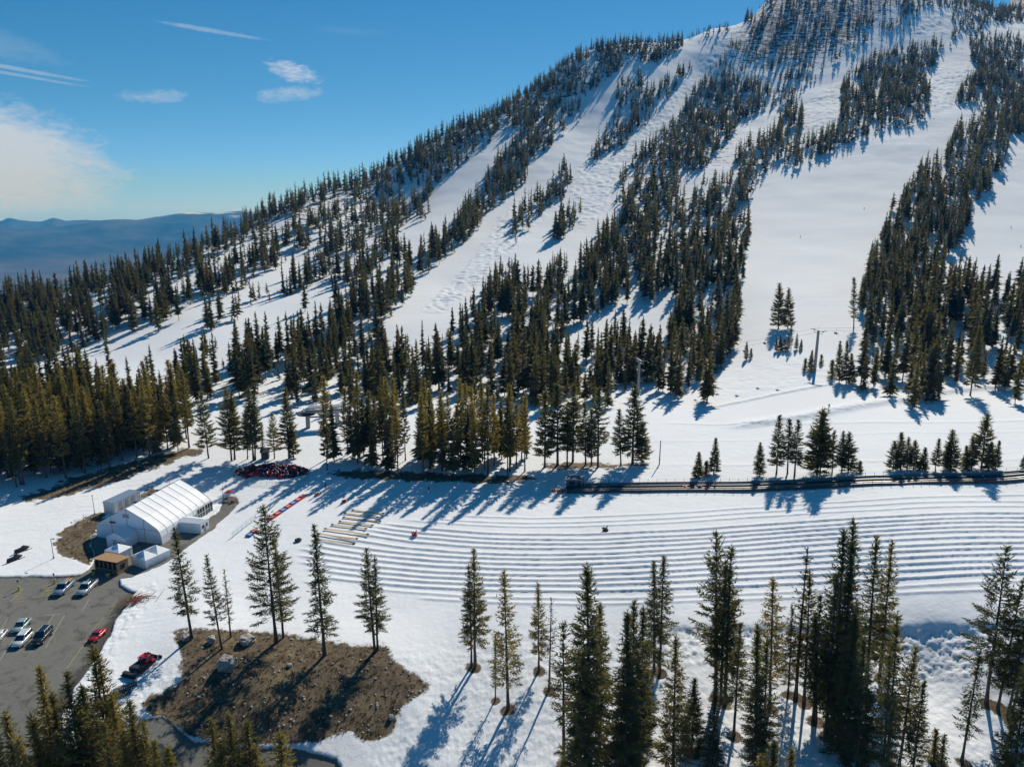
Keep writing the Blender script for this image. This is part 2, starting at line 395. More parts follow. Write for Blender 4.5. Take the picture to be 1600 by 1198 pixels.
def foliage_mat(name, dark, light, trans, per_tree=True):
    m, N, L, P = new_mat(name)
    N.remove(P)
    out = N['Material Output']
    if per_tree:
        src = N.new('ShaderNodeObjectInfo').outputs['Random']
    else:
        a = N.new('ShaderNodeAttribute'); a.attribute_name = 'tone'; src = a.outputs['Fac']
    tc = N.new('ShaderNodeTexCoord'); n = N.new('ShaderNodeTexNoise'); n.inputs['Scale'].default_value = .9; n.inputs['Detail'].default_value = 3
    L.new(tc.outputs['Object'], n.inputs['Vector'])
    add = N.new('ShaderNodeMath'); add.operation = 'MULTIPLY_ADD'; add.use_clamp = True
    L.new(n.outputs[0], add.inputs[0]); add.inputs[1].default_value = .9
    sub = N.new('ShaderNodeMath'); sub.operation = 'MULTIPLY_ADD'; L.new(src, sub.inputs[0]); sub.inputs[1].default_value = .75; sub.inputs[2].default_value = -.35
    L.new(sub.outputs[0], add.inputs[2])
    mx = N.new('ShaderNodeMix'); mx.data_type = 'RGBA'; mx.inputs['A'].default_value = dark; mx.inputs['B'].default_value = light
    L.new(add.outputs[0], mx.inputs['Factor'])
    d = N.new('ShaderNodeBsdfDiffuse'); t = N.new('ShaderNodeBsdfTranslucent'); g = N.new('ShaderNodeBsdfGlossy'); g.inputs['Roughness'].default_value = .45
    L.new(mx.outputs['Result'], d.inputs['Color'])
    bright = N.new('ShaderNodeMix'); bright.data_type = 'RGBA'; bright.blend_type = 'MULTIPLY'; bright.inputs['Factor'].default_value = 1
    L.new(mx.outputs['Result'], bright.inputs['A']); bright.inputs['B'].default_value = (1.5, 1.35, .7, 1)
    L.new(bright.outputs['Result'], t.inputs['Color'])
    s1 = N.new('ShaderNodeMixShader'); s1.inputs[0].default_value = trans; L.new(d.outputs[0], s1.inputs[1]); L.new(t.outputs[0], s1.inputs[2])
    s2 = N.new('ShaderNodeMixShader'); s2.inputs[0].default_value = .03; L.new(s1.outputs[0], s2.inputs[1]); L.new(g.outputs[0], s2.inputs[2])
    L.new(s2.outputs[0], out.inputs['Surface'])
    return m
M_NEEDLE = foliage_mat('pine_needles', (.058, .074, .034, 1), (.19, .175, .068, 1), .48)
M_NEEDLE_FAR = foliage_mat('far_needles', (.056, .068, .034, 1), (.185, .165, .072, 1), .47, False)
M_OLIVE = foliage_mat('olive_needles', (.100, .100, .038, 1), (.31, .255, .085, 1), .52)
M_BARK = mat('bark', (.105, .078, .060, 1), .9, var=.45, scale=2.5, spec=.1)
M_TWIG = mat('dead_twigs', (.075, .062, .05, 1), .9, var=.3, spec=.1)
M_DRY = foliage_mat('dry_needles', (.045, .040, .026, 1), (.10, .085, .05, 1), .3)

# ------------------------------------------------------------------ ground shape
ASPHALT = [(-400,905),(0,902),(62,901),(104,902),(127,898),(141,888),(150,872),(144,856),(142,838),(170,830),(254,840),(300,824),(342,800),(352,776),(368,778),(374,787),(350,812),(330,830),(300,851),(262,880),(205,904),(187,906),(188,916),(200,923),(212,927),(196,952),(181,970),(176,987),(157,1018),(148,1035),(118,1075),(100,1110),(85,1160),(70,1260),(-400,1260)]
WET = [(186,935),(206,926),(214,929),(198,954),(184,972),(178,990),(159,1020),(120,1078),(102,1112),(84,1170),(64,1170),(80,1105),(108,1062),(144,1008),(160,982),(176,955)]
PATH_AND_SHADE = [(215,1125),(255,1120),(300,1158),(380,1168),(460,1170),(530,1190),(540,1260),(150,1260),(180,1180)]  # grey path; its asphalt tone also paints in the shade on the snow
SOILS = [
 [(270,990),(300,984),(330,983),(400,988),(440,995),(480,1000),(550,1010),(590,1012),(607,1012),(611,1025),(622,1041),(650,1055),(672,1072),(658,1087),(636,1104),(622,1125),(612,1144),(590,1160),(565,1158),(548,1145),(520,1155),(495,1162),(440,1166),(380,1168),(330,1160),(290,1150),(240,1125),(222,1102),(252,1086),(284,1062),(286,1032),(278,1012)],
 [(84,852),(92,838),(106,824),(122,814),(148,806),(160,800),(166,810),(150,832),(146,850),(150,872),(140,886),(118,876),(94,870)],
 [(30,778),(60,768),(100,752),(150,737),(200,722),(250,708),(300,700),(320,704),(312,710),(280,719),(235,734),(190,750),(140,765),(90,776),(40,784)],
 [(508,740),(560,733),(610,737),(700,742),(820,744),(838,749),(800,756),(760,758),(700,755),(640,752),(590,751),(540,748)],
 [(845,727),(900,724),(975,726),(1015,724),(1012,729),(960,731),(900,733),(850,733)],
 [(1100,572),(1128,572),(1130,577),(1112,583),(1100,580)],
 [(160,790),(215,772),(240,762),(246,768),(225,782),(175,803)],
]
ROUGH = [([(600,1015),(660,1015),(760,985),(860,990),(1040,990),(1700,985),(1700,1300),(500,1300),(600,1160),(680,1075)], 40, .14, .75),
 ([(1036,992),(1080,986),(1200,984),(1420,985),(1700,978),(1700,1050),(1500,1062),(1380,1062),(1250,1050),(1100,1040),(1040,1030)], 14, .38, .7),
 ([(208,925),(245,912),(238,935),(225,960),(205,985),(185,1010),(165,1035),(160,1060),(150,1090),(118,1110),(130,1070),(150,1034),(172,995),(185,965)], 10, .26, .9),
 ([(225,1040),(285,1030),(285,1062),(250,1086),(220,1105),(195,1090),(225,1070)], 10, .16, .7),
 ([(120,1080),(180,1020),(200,1070),(160,1110),(120,1130)], 16, .14, 1.0),
 ([(798,778),(830,772),(856,780),(850,794),(815,797),(800,790)], 8, .45, 1.4),
 ([(1120,575),(1160,560),(1260,550),(1330,575),(1330,592),(1220,612),(1110,635),(1100,610)], 18, .25, 3.0)]
MOGUL = [([(1120,62),(1145,70),(1110,110),(1075,150),(1040,195),(1010,222),(988,245),(968,265),(960,315),(930,345),(900,360),(905,325),(890,300),(905,260),(950,225),(1000,190),(1045,150),(1080,105)], .75, 9),
 ([(1465,103),(1525,103),(1500,130),(1487,165),(1455,178),(1452,140)], 1.3, 9), ([(1252,160),(1310,132),(1308,188),(1254,214)], .9, 9),
 ([(1425,12),(1487,15),(1487,60),(1428,55)], 1.2, 12), ([(800,310),(880,315),(830,362),(770,420),(740,455),(690,490),(660,485),(735,410)], .5, 7)]
ROCKY = [([(1130,70),(1200,-30),(1700,-40),(1700,40),(1520,30),(1490,10),(1420,10),(1360,50),(1330,80),(1250,110),(1200,105),(1150,110)], 60, .74),
 ([(380,335),(560,270),(700,200),(860,110),(1000,60),(1060,55),(1050,72),(960,110),(900,150),(840,215),(780,205),(700,265),(600,300),(480,360),(380,400)], 30, .50),
 ([(960,240),(1150,100),(1200,150),(1140,260),(1050,300),(1150,300),(1160,420),(1000,420),(960,350)], 60, .42),
 ([(1290,130),(1460,60),(1450,180),(1320,190)], 40, .36), ([(1500,60),(1700,40),(1700,220),(1560,200)], 40, .4)]
# the tubing lanes: berm lines as seen at four stations across the picture
_LX = np.array([500., 800., 1200., 1600.])
_LY = np.array([(782,811,794.5,776),(788,819,802,786),(794,825,809.5,793.5),(802,837,822,804),(809,845,830,811),(816,852,836.5,818),(825,859.5,844,825.5),
 (836,869,851.5,833),(848,876,859.5,842),(857,884,869,851),(866,892,877,860),(876,901,886.5,869),(886,909,896,879),(895,917,905.5,889),(905,926,917,899),(913,937,930,912),(921,945,939,926)], float)
_LSTART = [700, 650, 622, 590, 575, 562, 545, 505, 480, 468, 458, 455, 458, 470, 490, 560, 640]
LANES = []
for yy, x0 in zip(_LY, _LSTART):
    cf = np.polyfit(_LX / 1000, yy, 3); xs = np.arange(440, 1721, 20.0); ys = np.polyval(cf, xs / 1000)
    a, b, c = ray(xs, ys); Yg = np.full(len(xs), 160.0)
    for _ in range(12):
        t = Yg / b; z = base_h(a * t, Yg); t = (z - CAMZ) / c; Yg = .5 * Yg + .5 * b * t
    k = np.interp(x0, xs, np.arange(len(xs)))
    LANES.append((a * Yg / b, Yg, np.interp(k, np.arange(len(xs)), a * Yg / b)))

BANKS = []                                   # ploughed edges and old tracks on the flat behind the lift: line as seen, height, half width
for pts, amp, wd in (([(1085,642),(1140,632),(1200,619),(1300,601)], .5, 1.2), ([(1150,668),(1230,657),(1290,646),(1400,628),(1480,613),(1540,607),(1660,612)], 1.15, 3.4), ([(1040,661),(1200,664),(1400,660),(1660,656)], .16, 1.2),
                     ([(1035,728),(1200,727),(1400,722),(1660,712)], .12, 1.0), ([(1000,690),(1250,684),(1660,672)], .08, .9)):
    P_ = np.array([hit(*p)[:2] for p in pts]); BANKS.append((P_[:, 0], P_[:, 1], amp, wd))
BROW = np.array([hit(*p)[:2] for p in ((1030,990),(1080,987),(1200,985),(1320,986),(1430,986),(1560,982),(1700,979))])   # lip of the rough bank
WELLS = []                                   # (x, y, radius) of bare rings melted round tree trunks
def ground(X, Y, cover=False):
    X = np.asarray(X, float).ravel(); Y = np.asarray(Y, float).ravel()
    z = base_h(X, Y); px, py = project(X, Y, z); front = Y > 20
    px = np.where(front, px, -9e3)
    r = np.hypot(X, Y)
    w1 = fbm(X, Y, 5.0, 4, 3); w2 = fbm(X, Y, 1.6, 3, 9)
    w3 = fbm(X, Y, .7, 2, 12)
    wx, wy = px + 9 * w1 + 5 * w2 + 2 * w3, py + 6 * w1 + 3.5 * w2 + 1.5 * w3
    asp = np.maximum(softpoly(px + 2.5 * w1 + w2, py + 2 * w1 + w2, ASPHALT, 4), softpoly(wx, wy, PATH_AND_SHADE, 10))
    soil = np.zeros_like(z)
    for i, pg in enumerate(SOILS): soil = np.maximum(soil, softpoly(wx, wy, pg, 26 if i == 0 else 14))
    for x, y, rr in WELLS:
        k = np.nonzero((np.abs(X - x) < 2.5 * rr) & (np.abs(Y - y) < 2.5 * rr))[0]
        if len(k): soil[k] = np.maximum(soil[k], np.clip(1.25 - np.hypot(X[k] - x, (Y[k] - y)) / rr + .25 * w2[k], 0, 1))
    soil = soil * (1 - asp)
    bare = np.maximum(asp, soil)
    h = z + .32 * S * (1 - smooth(.2, .8, asp)) * smooth(260, 160, r) - .10 * smooth(.3, .9, soil)
    near = smooth(330, 200, r)
    h += near * (1 - asp) * (.22 * fbm(X, Y, 22.0, 3, 21) + .05 * fbm(X, Y, 2.2, 3, 22))
    h += near * (1 - bare) * .030 * pnoise(X / 22.0 + .4 * w1, (Y - .12 * X) / .95, 23) * smooth(-.3, .4, fbm(X, Y, 30.0, 2, 24))
    rd = softpoly(px, py, [(-400,770),(120,770),(230,735),(320,708),(420,690),(480,700),(330,760),(180,780),(70,840),(-400,890)], 20)
    h += rd * (1 - bare) * .06 * pnoise((X * .9 + Y * .44) / 30.0, (Y * .9 - X * .44) / .8, 25)
    h += .10 * soil * fbm(X, Y, 1.3, 3, 31)
    for pg, w, amp, wl in ROUGH:
        q = softpoly(px, py, pg, w)
        k = np.nonzero(q > 0)[0]
        if len(k): h[k] += q[k] * amp * (1.3 * fbm(X[k], Y[k], wl * 2, 4, 41, .6) + .6 * np.abs(fbm(X[k], Y[k], wl, 3, 43)) + .55 * np.maximum(0, pnoise(X[k] / (.55 * wl), Y[k] / (.5 * wl), 45)))
    # lanes
    lx = np.nonzero((py > 760) & (py < 960) & (px > 430) & (px < 1720) & (r < 260))[0]
    if len(lx):
        add = np.zeros(len(lx)); xl, yl = X[lx], Y[lx]
        wav = .09 * fbm(xl, yl, 9.0, 2, 51)
        for i, (gx, gy, xs) in enumerate(LANES):
            d = yl - np.interp(xl, gx, gy) + wav
            amp = (.24 if i < 3 or i > 14 else .39) * smooth(xs, xs + 5, xl) * (1 + .10 * fbm(xl, yl + 40 * i, 7.0, 2, 60 + i))
            amp = amp * (1 + .12 * pnoise(xl / .9, yl / .5 + 9 * i, 66))
            add = np.maximum(add, amp * np.exp(-np.abs(d / .36) ** 1.6 * np.where(d > 0, .55, 1.7)))
        h[lx] += add
    for gx, gy, amp, wd in BANKS:
        k = np.nonzero((X > gx[0] - 8) & (X < gx[-1] + 8) & (Y < gy.max() + 25) & (Y > gy.min() - 25))[0]
        if len(k):
            xl = X[k]; d = Y[k] - np.interp(xl, gx, gy) + .5 * w1[k]
            h[k] += amp * smooth(gx[0] - 6, gx[0] + 8, xl) * smooth(gx[-1] + 6, gx[-1] - 6, xl) * np.exp(-(d / wd) ** 2 * np.where(d > 0, .35, 1.6)) * (1 + .3 * w2[k])
    k = np.nonzero((X > BROW[0, 0] - 4) & (X < BROW[-1, 0] + 30) & (Y < BROW[:, 1].max() + 22) & (Y > BROW[:, 1].min() - 22))[0]
    if len(k):
        d = Y[k] - np.interp(X[k], BROW[:, 0], BROW[:, 1]) + .8 * w1[k] + .25 * w2[k]
        h[k] += .36 * smooth(BROW[0, 0] - 4, BROW[0, 0] + 8, X[k]) * np.tanh(d / .7) * np.exp(-(d / 8.0) ** 2)
    # mountain relief
    far = smooth(280, 430, r)
    h += far * (1.0 * fbm(X, Y, 70.0, 2, 71) + smooth(650, 1000, r) * 2.6 * fbm(X, Y, 95.0, 4, 75, .55))
    h += far * (.04 * pnoise(X / 40.0, Y / 6.0, 77) + .06 * pnoise((X + .5 * Y) / 16.0, (Y - .5 * X) / 2.2, 78)) * smooth(900, 500, r)
    for pg, amp, wl in MOGUL:
        q = softpoly(px, py, pg, 8); k = np.nonzero(q > 0)[0]
        if len(k): h[k] += q[k] * 1.5 * amp * (np.abs(pnoise(X[k] / wl, Y[k] / wl, 81)) * 1.6 + .6 * pnoise(X[k] / wl * 1.7, Y[k] / wl * 1.7, 83))
    if not cover: return h
    rock = np.zeros_like(z)
    for pg, w, amt in ROCKY: rock = np.maximum(rock, amt * softpoly(px + 8 * w1, py + 8 * w1, pg, w))
    rk = rock * smooth(.1, .7, rock + .6 * fbm(X, Y, 30.0, 4, 91)) 
    h += far * rock * (2.4 * np.abs(fbm(X, Y, 14.0, 4, 95, .6)) + 2.2 * np.abs(fbm(X * .45, Y, 30.0, 3, 97, .55)))
    return h, np.stack([soil, asp, rock, softpoly(wx, wy, WET, 10)], -1), px, py
def gz(x, y): return float(ground(np.array([x]), np.array([y]))[0])
def at(px, py):
    """ground point under a picture point, on the finished ground"""
    p = hit(px, py)
    if p is None: return None
    for _ in range(3):                       # settle on the detailed surface
        z = gz(p[0], p[1]); a, b, c = ray(px, py); t = (z - CAMZ) / c
        if c < -.02 and abs(t * b - p[1]) < 12: p = np.array([a * t, b * t, z])
        else: p[2] = z; break
    p[2] = gz(p[0], p[1])
    return p
def top_z(p, px, py):
    """height reached at the distance of p by the sight line through a picture point"""
    a, b, c = ray(px, py); t = p[1] / b
    return CAMZ + c * t

# ------------------------------------------------------------------ trees seen one by one: (top x, top y, foot x, foot y, style, where)
MOUND, SLOPE, LIFTROW, ISLE, CLUMP = ('on the bare brown mound', 'on the snow below the tubing lanes', 'in the row above the conveyor lift',
                                      'on the open piste below the lift tower', 'beside the heap of snow tubes')
NEAR = [
 (273,825,300,999,'pine',MOUND),(320,868,347,1015,'pine',MOUND),(350,890,361,997,'thin',MOUND),(410,790,432,1005,'wide',MOUND),(430,846,443,998,'thin2',MOUND),
 (489,822,508,1027,'pine2',MOUND),(571,858,586,1020,'pine3',MOUND),(585,872,590,1018,'pine',MOUND),
 (742,858,742,1045,'pine2',SLOPE),(734,884,737,1043,'pine3',SLOPE),(774,995,774,1097,'thin',SLOPE),(788,895,794,1110,'pine',SLOPE),(841,912,842,1050,'pine',SLOPE),(861,937,858,1080,'bare',SLOPE),
 (880,975,881,1196,'pine3',SLOPE),(922,882,919,1226,'fir',SLOPE),(938,945,937,1180,'pine2',SLOPE),(912,1030,914,1240,'fir2',SLOPE),(993,940,984,1215,'fir2',SLOPE),(983,955,975,1240,'fir',SLOPE),(1006,950,1000,1190,'fir',SLOPE),
 (1022,877,1022,1050,'pine2',SLOPE),(1036,868,1031,1054,'pine3',SLOPE),(1056,995,1051,1214,'fir2',SLOPE),(1085,1062,1081,1176,'fir3',SLOPE),(1117,1063,1112,1220,'fir',SLOPE),
 (1121,831,1118,1092,'pine3',SLOPE),(1142,855,1132,1102,'pine2',SLOPE),(1133,880,1126,1098,'pine',SLOPE),(1157,975,1146,1152,'pine',SLOPE),(1209,905,1202,1108,'pine',SLOPE),(1184,978,1180,1210,'fir',SLOPE),(1199,1000,1192,1200,'pine3',SLOPE),
 (1258,858,1243,1092,'bare',SLOPE),(1268,892,1256,1100,'pine',SLOPE),(1240,945,1231,1087,'pine2',SLOPE),(1283,930,1270,1128,'pine',SLOPE),(1275,960,1275,1130,'thin2',SLOPE),
 (1321,832,1300,1136,'fir2',SLOPE),(1335,815,1312,1128,'fir',SLOPE),(1307,900,1290,1150,'pine3',SLOPE),(1369,839,1352,1092,'pine',SLOPE),(1395,845,1374,1062,'pine2',SLOPE),
 (1350,1000,1338,1225,'fir2',SLOPE),(1336,960,1322,1180,'fir3',SLOPE),(1404,960,1386,1195,'pine3',SLOPE),(1430,1012,1404,1205,'pine',SLOPE),(1444,1062,1424,1222,'pine2',SLOPE),(1392,1020,1378,1230,'pine',SLOPE),
 (1533,1017,1502,1192,'pine',SLOPE),(1573,855,1541,1100,'wide',SLOPE),(1597,905,1559,1108,'pine2',SLOPE),(1612,935,1574,1122,'pine3',SLOPE),(1622,950,1582,1112,'pine',SLOPE),(1605,1040,1580,1240,'fir3',SLOPE),
 (1462,1142,1458,1194,'sap',SLOPE),(1475,1150,1470,1196,'sap2',SLOPE),
 # row above the conveyor lift
 (1092,708,1090,748,'fir3',LIFTROW),(1119,686,1115,742,'fir',LIFTROW),(1104,722,1103,745,'sap',LIFTROW),(1188,692,1187,745,'fir2',LIFTROW),(1219,650,1213,742,'pine2',LIFTROW),(1234,655,1230,742,'pine3',LIFTROW),(1248,657,1241,746,'pine',LIFTROW),
 (1285,641,1277,743,'wideb',LIFTROW),(1289,645,1281,742,'pine2',LIFTROW),(1304,674,1300,741,'pine3',LIFTROW),(1318,674,1315,739,'pine2',LIFTROW),(1327,677,1325,739,'wideb',LIFTROW),(1344,722,1343,740,'sap2',LIFTROW),
 (1399,690,1395,736,'wideb',LIFTROW),(1409,676,1407,735,'fir2',LIFTROW),(1420,683,1417,734,'pine2',LIFTROW),(1431,690,1427,735,'wideb',LIFTROW),(1446,700,1441,736,'fir3',LIFTROW),(1467,686,1461,736,'pine2',LIFTROW),(1490,673,1485,736,'wideb',LIFTROW),(1484,690,1480,735,'fir2',LIFTROW),
 (1508,697,1510,734,'fir3',LIFTROW),(1520,682,1518,735,'pine2',LIFTROW),(1543,647,1533,734,'wideb',LIFTROW),(1549,690,1545,735,'fir2',LIFTROW),(1562,689,1555,734,'fir',LIFTROW),(1601,711,1598,733,'fir2',LIFTROW),
 (992,600,988,726,'pine2',LIFTROW),(968,640,970,728,'pine',LIFTROW),(1003,660,1003,724,'wideb',LIFTROW),(936,605,934,731,'pine3',LIFTROW),(914,628,915,727,'pine',LIFTROW),(896,600,895,723,'pine2',LIFTROW),(887,640,886,729,'pine3',LIFTROW),(872,600,871,728,'pine',LIFTROW),(853,612,851,731,'pine2',LIFTROW),(925,640,924,728,'pine2',LIFTROW),
 # open piste
 (1218,443,1216,513,'wideb',ISLE),(1233,450,1231,513,'wideb',ISLE),(1167,533,1166,562,'fir2',ISLE),(1174,545,1173,560,'sap',ISLE),
 (1214,526,1213,549,'fir',ISLE),(1220,524,1219,549,'fir3',ISLE),(1227,530,1226,548,'sap2',ISLE),(1237,505,1236,547,'thin2',ISLE),(1233,522,1231,547,'fir2',ISLE),(1246,521,1244,546,'fir',ISLE),(1253,530,1251,547,'fir3',ISLE),
 (1269,547,1266,582,'fir3',ISLE),(1259,560,1257,580,'sap',ISLE),(1284,554,1283,570,'sap2',ISLE),(1335,432,1334,513,'thin2',ISLE),(1324,532,1322,600,'fir',ISLE),(1313,532,1311,598,'fir2',ISLE),(1330,552,1331,598,'fir3',ISLE),(1301,563,1299,592,'sap',ISLE),
 # clump beside the tubes and the lone trees to the left of it
 (313,617,326,716,'wide',CLUMP),(351,603,362,719,'wide',CLUMP),(362,612,367,718,'pine2',CLUMP),(387,605,396,719,'pine2',CLUMP),(396,615,399,719,'pine3',CLUMP),(384,640,387,717,'pine',CLUMP),(409,660,411,716,'thin',CLUMP),(425,645,429,717,'wide',CLUMP),(445,605,452,716,'pine2',CLUMP),(455,660,459,716,'wideb',CLUMP),
]
# trees standing close under the camera whose feet are below the picture: (top x, top y, height, style)
FORE = [(62,1043,24,'fir'),(103,1055,23,'fir2'),(80,1082,21,'fir'),(145,1008,25,'pine2'),(152,1018,24,'pine3'),(176,1085,20,'fir2'),(204,1098,22,'fir'),(225,1128,19,'fir2'),(120,1110,20,'fir3'),(8,1112,22,'fir2'),(-6,1150,20,'fir'),(240,1160,17,'fir'),
 (330,1122,21,'fir2'),(358,1116,22,'fir'),(384,1130,20,'fir2'),(437,1146,20,'fir3'),(1212,1158,18,'fir2'),(1240,1172,17,'fir'),(1190,1180,16,'fir2'),(50,1120,19,'fir3'),(160,1130,20,'fir2'),(128,1075,22,'fir2'),(30,1150,20,'fir'),(90,1145,19,'fir2'),(190,1150,18,'fir'),(262,1172,16,'fir3'),(345,1160,18,'fir3'),(400,1165,17,'fir2')]
TREES = []                                    # dicts: p, H, style, where, rank info
for tx, ty, bx, by, st, where in NEAR:
    p = hit(bx, by); H_ = max(1.5, top_z(p, tx, ty) - p[2]); ra = ray(tx, ty); TREES.append(dict(p=p, H=H_, style=st, where=where, must=True, lean=math.atan2(ra[0] * p[1] / ra[1] - p[0], H_)))
    if by > 985: WELLS.append((p[0], p[1] - .3, 1.5 if st not in ('sap', 'sap2', 'thin') else 1.0))
for tx, ty, H, st in FORE:
    a, b, c = ray(tx, ty); t = np.linspace(20, 140, 600)
    g = base_h(a * t, b * t) + H - (CAMZ + c * t); i = int(np.argmax(g > 0))
    TREES.append(dict(p=np.array([a * t[i], b * t[i], CAMZ + c * t[i] - H]), H=H, style=st, where='in the close cluster along the bottom edge', must=True))
    WELLS.append((TREES[-1]['p'][0], TREES[-1]['p'][1], 1.6))

# ------------------------------------------------------------------ the ground as one continuous sheet, cut along parking lot and bare soil
def build_ground():
    az = np.radians(np.linspace(-56, 56, 1080))
    r = list(np.arange(4, 40, 2.0)) + list(np.arange(40, 72, .6))
    while r[-1] < 4600:
        q = r[-1]
        r.append(q + (.31 if q < 235 else min(.31 * 1.0 + (q - 235) * .0042, 60)))
    r = np.array(r); A, Rr = np.meshgrid(az, r)
    X = (Rr * np.sin(A)).ravel(); Y = (Rr * np.cos(A)).ravel()
    h, cov, px, py = ground(X, Y, True)
    nr, na = A.shape
    i = np.arange(nr * na).reshape(nr, na)
    F = np.stack([i[:-1, :-1], i[:-1, 1:], i[1:, 1:], i[1:, :-1]], -1).reshape(-1, 4)
    V = np.stack([X, Y, h], -1)
    fc = cov[F].mean(1)
    kind = np.where(fc[:, 1] > .5, 1, np.where(fc[:, 0] > .5, 2, 0))
    for k, name in enumerate(('snow_ground', 'parking_lot', 'bare_soil')):
        f = F[kind == k]
        u, inv = np.unique(f, return_inverse=True)
        me = np_mesh(name, V[u], inv.reshape(-1, 4), [M_GROUND], True)
        at_ = me.color_attributes.new('cover', 'FLOAT_COLOR', 'POINT'); at_.data.foreach_set('color', cov[u].astype(np.float32).ravel())
        tag(link(name, me), kind='structure')
    return nr * na
N_GROUND = build_ground()

# far valley and the hills beyond it
def build_far():
    az = np.radians(np.linspace(-75, 75, 900)); r = np.concatenate([np.linspace(2600, 12500, 60), np.linspace(12700, 20000, 110), np.linspace(20100, 23800, 40)])
    A, R = np.meshgrid(az, r); X = R * np.sin(A); Y = R * np.cos(A)
    pxa = CX + FPX * np.tan(A) * 1.028           # bearing in picture columns, to read the ridge heights
    top1 = np.interp(pxa, [-400,-100,0,30,100,160,212,250,300,340,375,420,600,2000], [356,352,350,352,346,340,341,337,331,332,329,331,338,345])
    top2 = np.interp(pxa, [-400,-60,0,10,30,60,80,100,130,200,330,600,2000], [341,341,341,337,340,343,338,342,341,344,341,344,346])
    z1 = CAMZ - (top1 - 325) / 1183 * 17500; z2 = CAMZ - (top2 - 325) / 1183 * 21500
    VAL = -800.0
    rg = 1 - np.abs(fbm(X, Y, 3600.0, 5, 201, .55)); rg2 = fbm(X, Y, 1400.0, 5, 203, .6)
    h = VAL + 25 * fbm(X, Y, 2500.0, 3, 205)
    s1 = smooth(12800, 17500, R) * smooth(20500, 17500, R); s2 = smooth(19000, 21500, R) * smooth(23900, 21500, R)
    h = h + s1 * (z1 - VAL) * (.62 + .38 * s1) * (.86 + .14 * rg) + s1 * (1 - s1) * 1500 * (rg - .6) + s1 * (1.05 - s1) * 260 * rg2 + s1 * (z1 - VAL) * .0
    h = np.maximum(h, VAL + s2 * (z2 - VAL) * (.88 + .12 * rg) + 70 * s2 * rg2)
    h = h + (R < 3600) * -60
    nr, na = A.shape; i = np.arange(nr * na).reshape(nr, na)
    F = np.stack([i[:-1, :-1], i[:-1, 1:], i[1:, 1:], i[1:, :-1]], -1).reshape(-1, 4)
    V = np.stack([X.ravel(), Y.ravel(), h.ravel()], -1)
    m, N, L, P = new_mat('far_country')
    tc = N.new('ShaderNodeTexCoord'); n = N.new('ShaderNodeTexNoise'); n.inputs['Scale'].default_value = .0007; n.inputs['Detail'].default_value = 9; n.inputs['Roughness'].default_value = .65
    L.new(tc.outputs['Object'], n.inputs['Vector'])
    cr = N.new('ShaderNodeValToRGB'); e = cr.color_ramp.elements
    e[0].position = .38; e[0].color = (.008, .020, .024, 1); e[1].position = .68; e[1].color = (.085, .080, .070, 1)
    L.new(n.outputs[0], cr.inputs[0])
    ge = N.new('ShaderNodeSeparateXYZ'); L.new(tc.outputs['Object'], ge.inputs[0])
    n2 = N.new('ShaderNodeTexNoise'); n2.inputs['Scale'].default_value = .0016; n2.inputs['Detail'].default_value = 8; L.new(tc.outputs['Object'], n2.inputs['Vector'])
    ad = N.new('ShaderNodeMath'); ad.operation = 'MULTIPLY_ADD'; L.new(n2.outputs[0], ad.inputs[0]); ad.inputs[1].default_value = 900; L.new(ge.outputs[2], ad.inputs[2])
    mr = N.new('ShaderNodeMapRange'); L.new(ad.outputs[0], mr.inputs[0]); mr.inputs[1].default_value = 420; mr.inputs[2].default_value = 560
    mx = N.new('ShaderNodeMix'); mx.data_type = 'RGBA'; L.new(mr.outputs[0], mx.inputs['Factor']); L.new(cr.outputs[0], mx.inputs['A']); mx.inputs['B'].default_value = (.75, .77, .8, 1)
    vn = N.new('ShaderNodeTexNoise'); vn.inputs['Scale'].default_value = .0011; vn.inputs['Detail'].default_value = 7; vn.inputs['Roughness'].default_value = .6; L.new(tc.outputs['Object'], vn.inputs['Vector'])
    vr = N.new('ShaderNodeValToRGB'); v = vr.color_ramp.elements; v[0].position = .35; v[0].color = (.035, .036, .034, 1); v[1].position = .68; v[1].color = (.13, .105, .082, 1); L.new(vn.outputs[0], vr.inputs[0])
    lo = N.new('ShaderNodeMapRange'); L.new(ge.outputs[2], lo.inputs[0]); lo.inputs[1].default_value = -640; lo.inputs[2].default_value = -760
    m2 = N.new('ShaderNodeMix'); m2.data_type = 'RGBA'; L.new(lo.outputs[0], m2.inputs['Factor']); L.new(mx.outputs['Result'], m2.inputs['A']); L.new(vr.outputs[0], m2.inputs['B'])
    L.new(m2.outputs['Result'], P.inputs['Base Color']); P.inputs['Roughness'].default_value = .95; P.inputs['Specular IOR Level'].default_value = .1
    rm = (np.hypot(V[F].mean(1)[:, 0], V[F].mean(1)[:, 1]) > 12600)
    for nm, f in (('valley_floor', F[~rm]), ('far_hills', F[rm])):
        u, inv = np.unique(f, return_inverse=True)
        tag(link(nm, np_mesh(nm, V[u], inv.reshape(-1, 4), [m], True)), kind='structure')
build_far()

# the air between: an even thin haze round the whole scene
hz = MB().box((0, 10800, -130), (64000, 27000, 2060)).build('haze', [])
tag(hz, kind='stuff')
m_hz = bpy.data.materials.new('haze'); m_hz.use_nodes = True; m_hz.node_tree.nodes.clear()
_o = m_hz.node_tree.nodes.new('ShaderNodeOutputMaterial'); _v = m_hz.node_tree.nodes.new('ShaderNodeVolumePrincipled')
_v.inputs['Density'].default_value = 5.5e-5; _v.inputs['Color'].default_value = (.05, .38, 1.0, 1); _v.inputs['Absorption Color'].default_value = (1, 1, 1, 1); _v.inputs['Anisotropy'].default_value = .1
m_hz.node_tree.links.new(_v.outputs[0], _o.inputs['Volume']); hz.data.materials.append(m_hz)

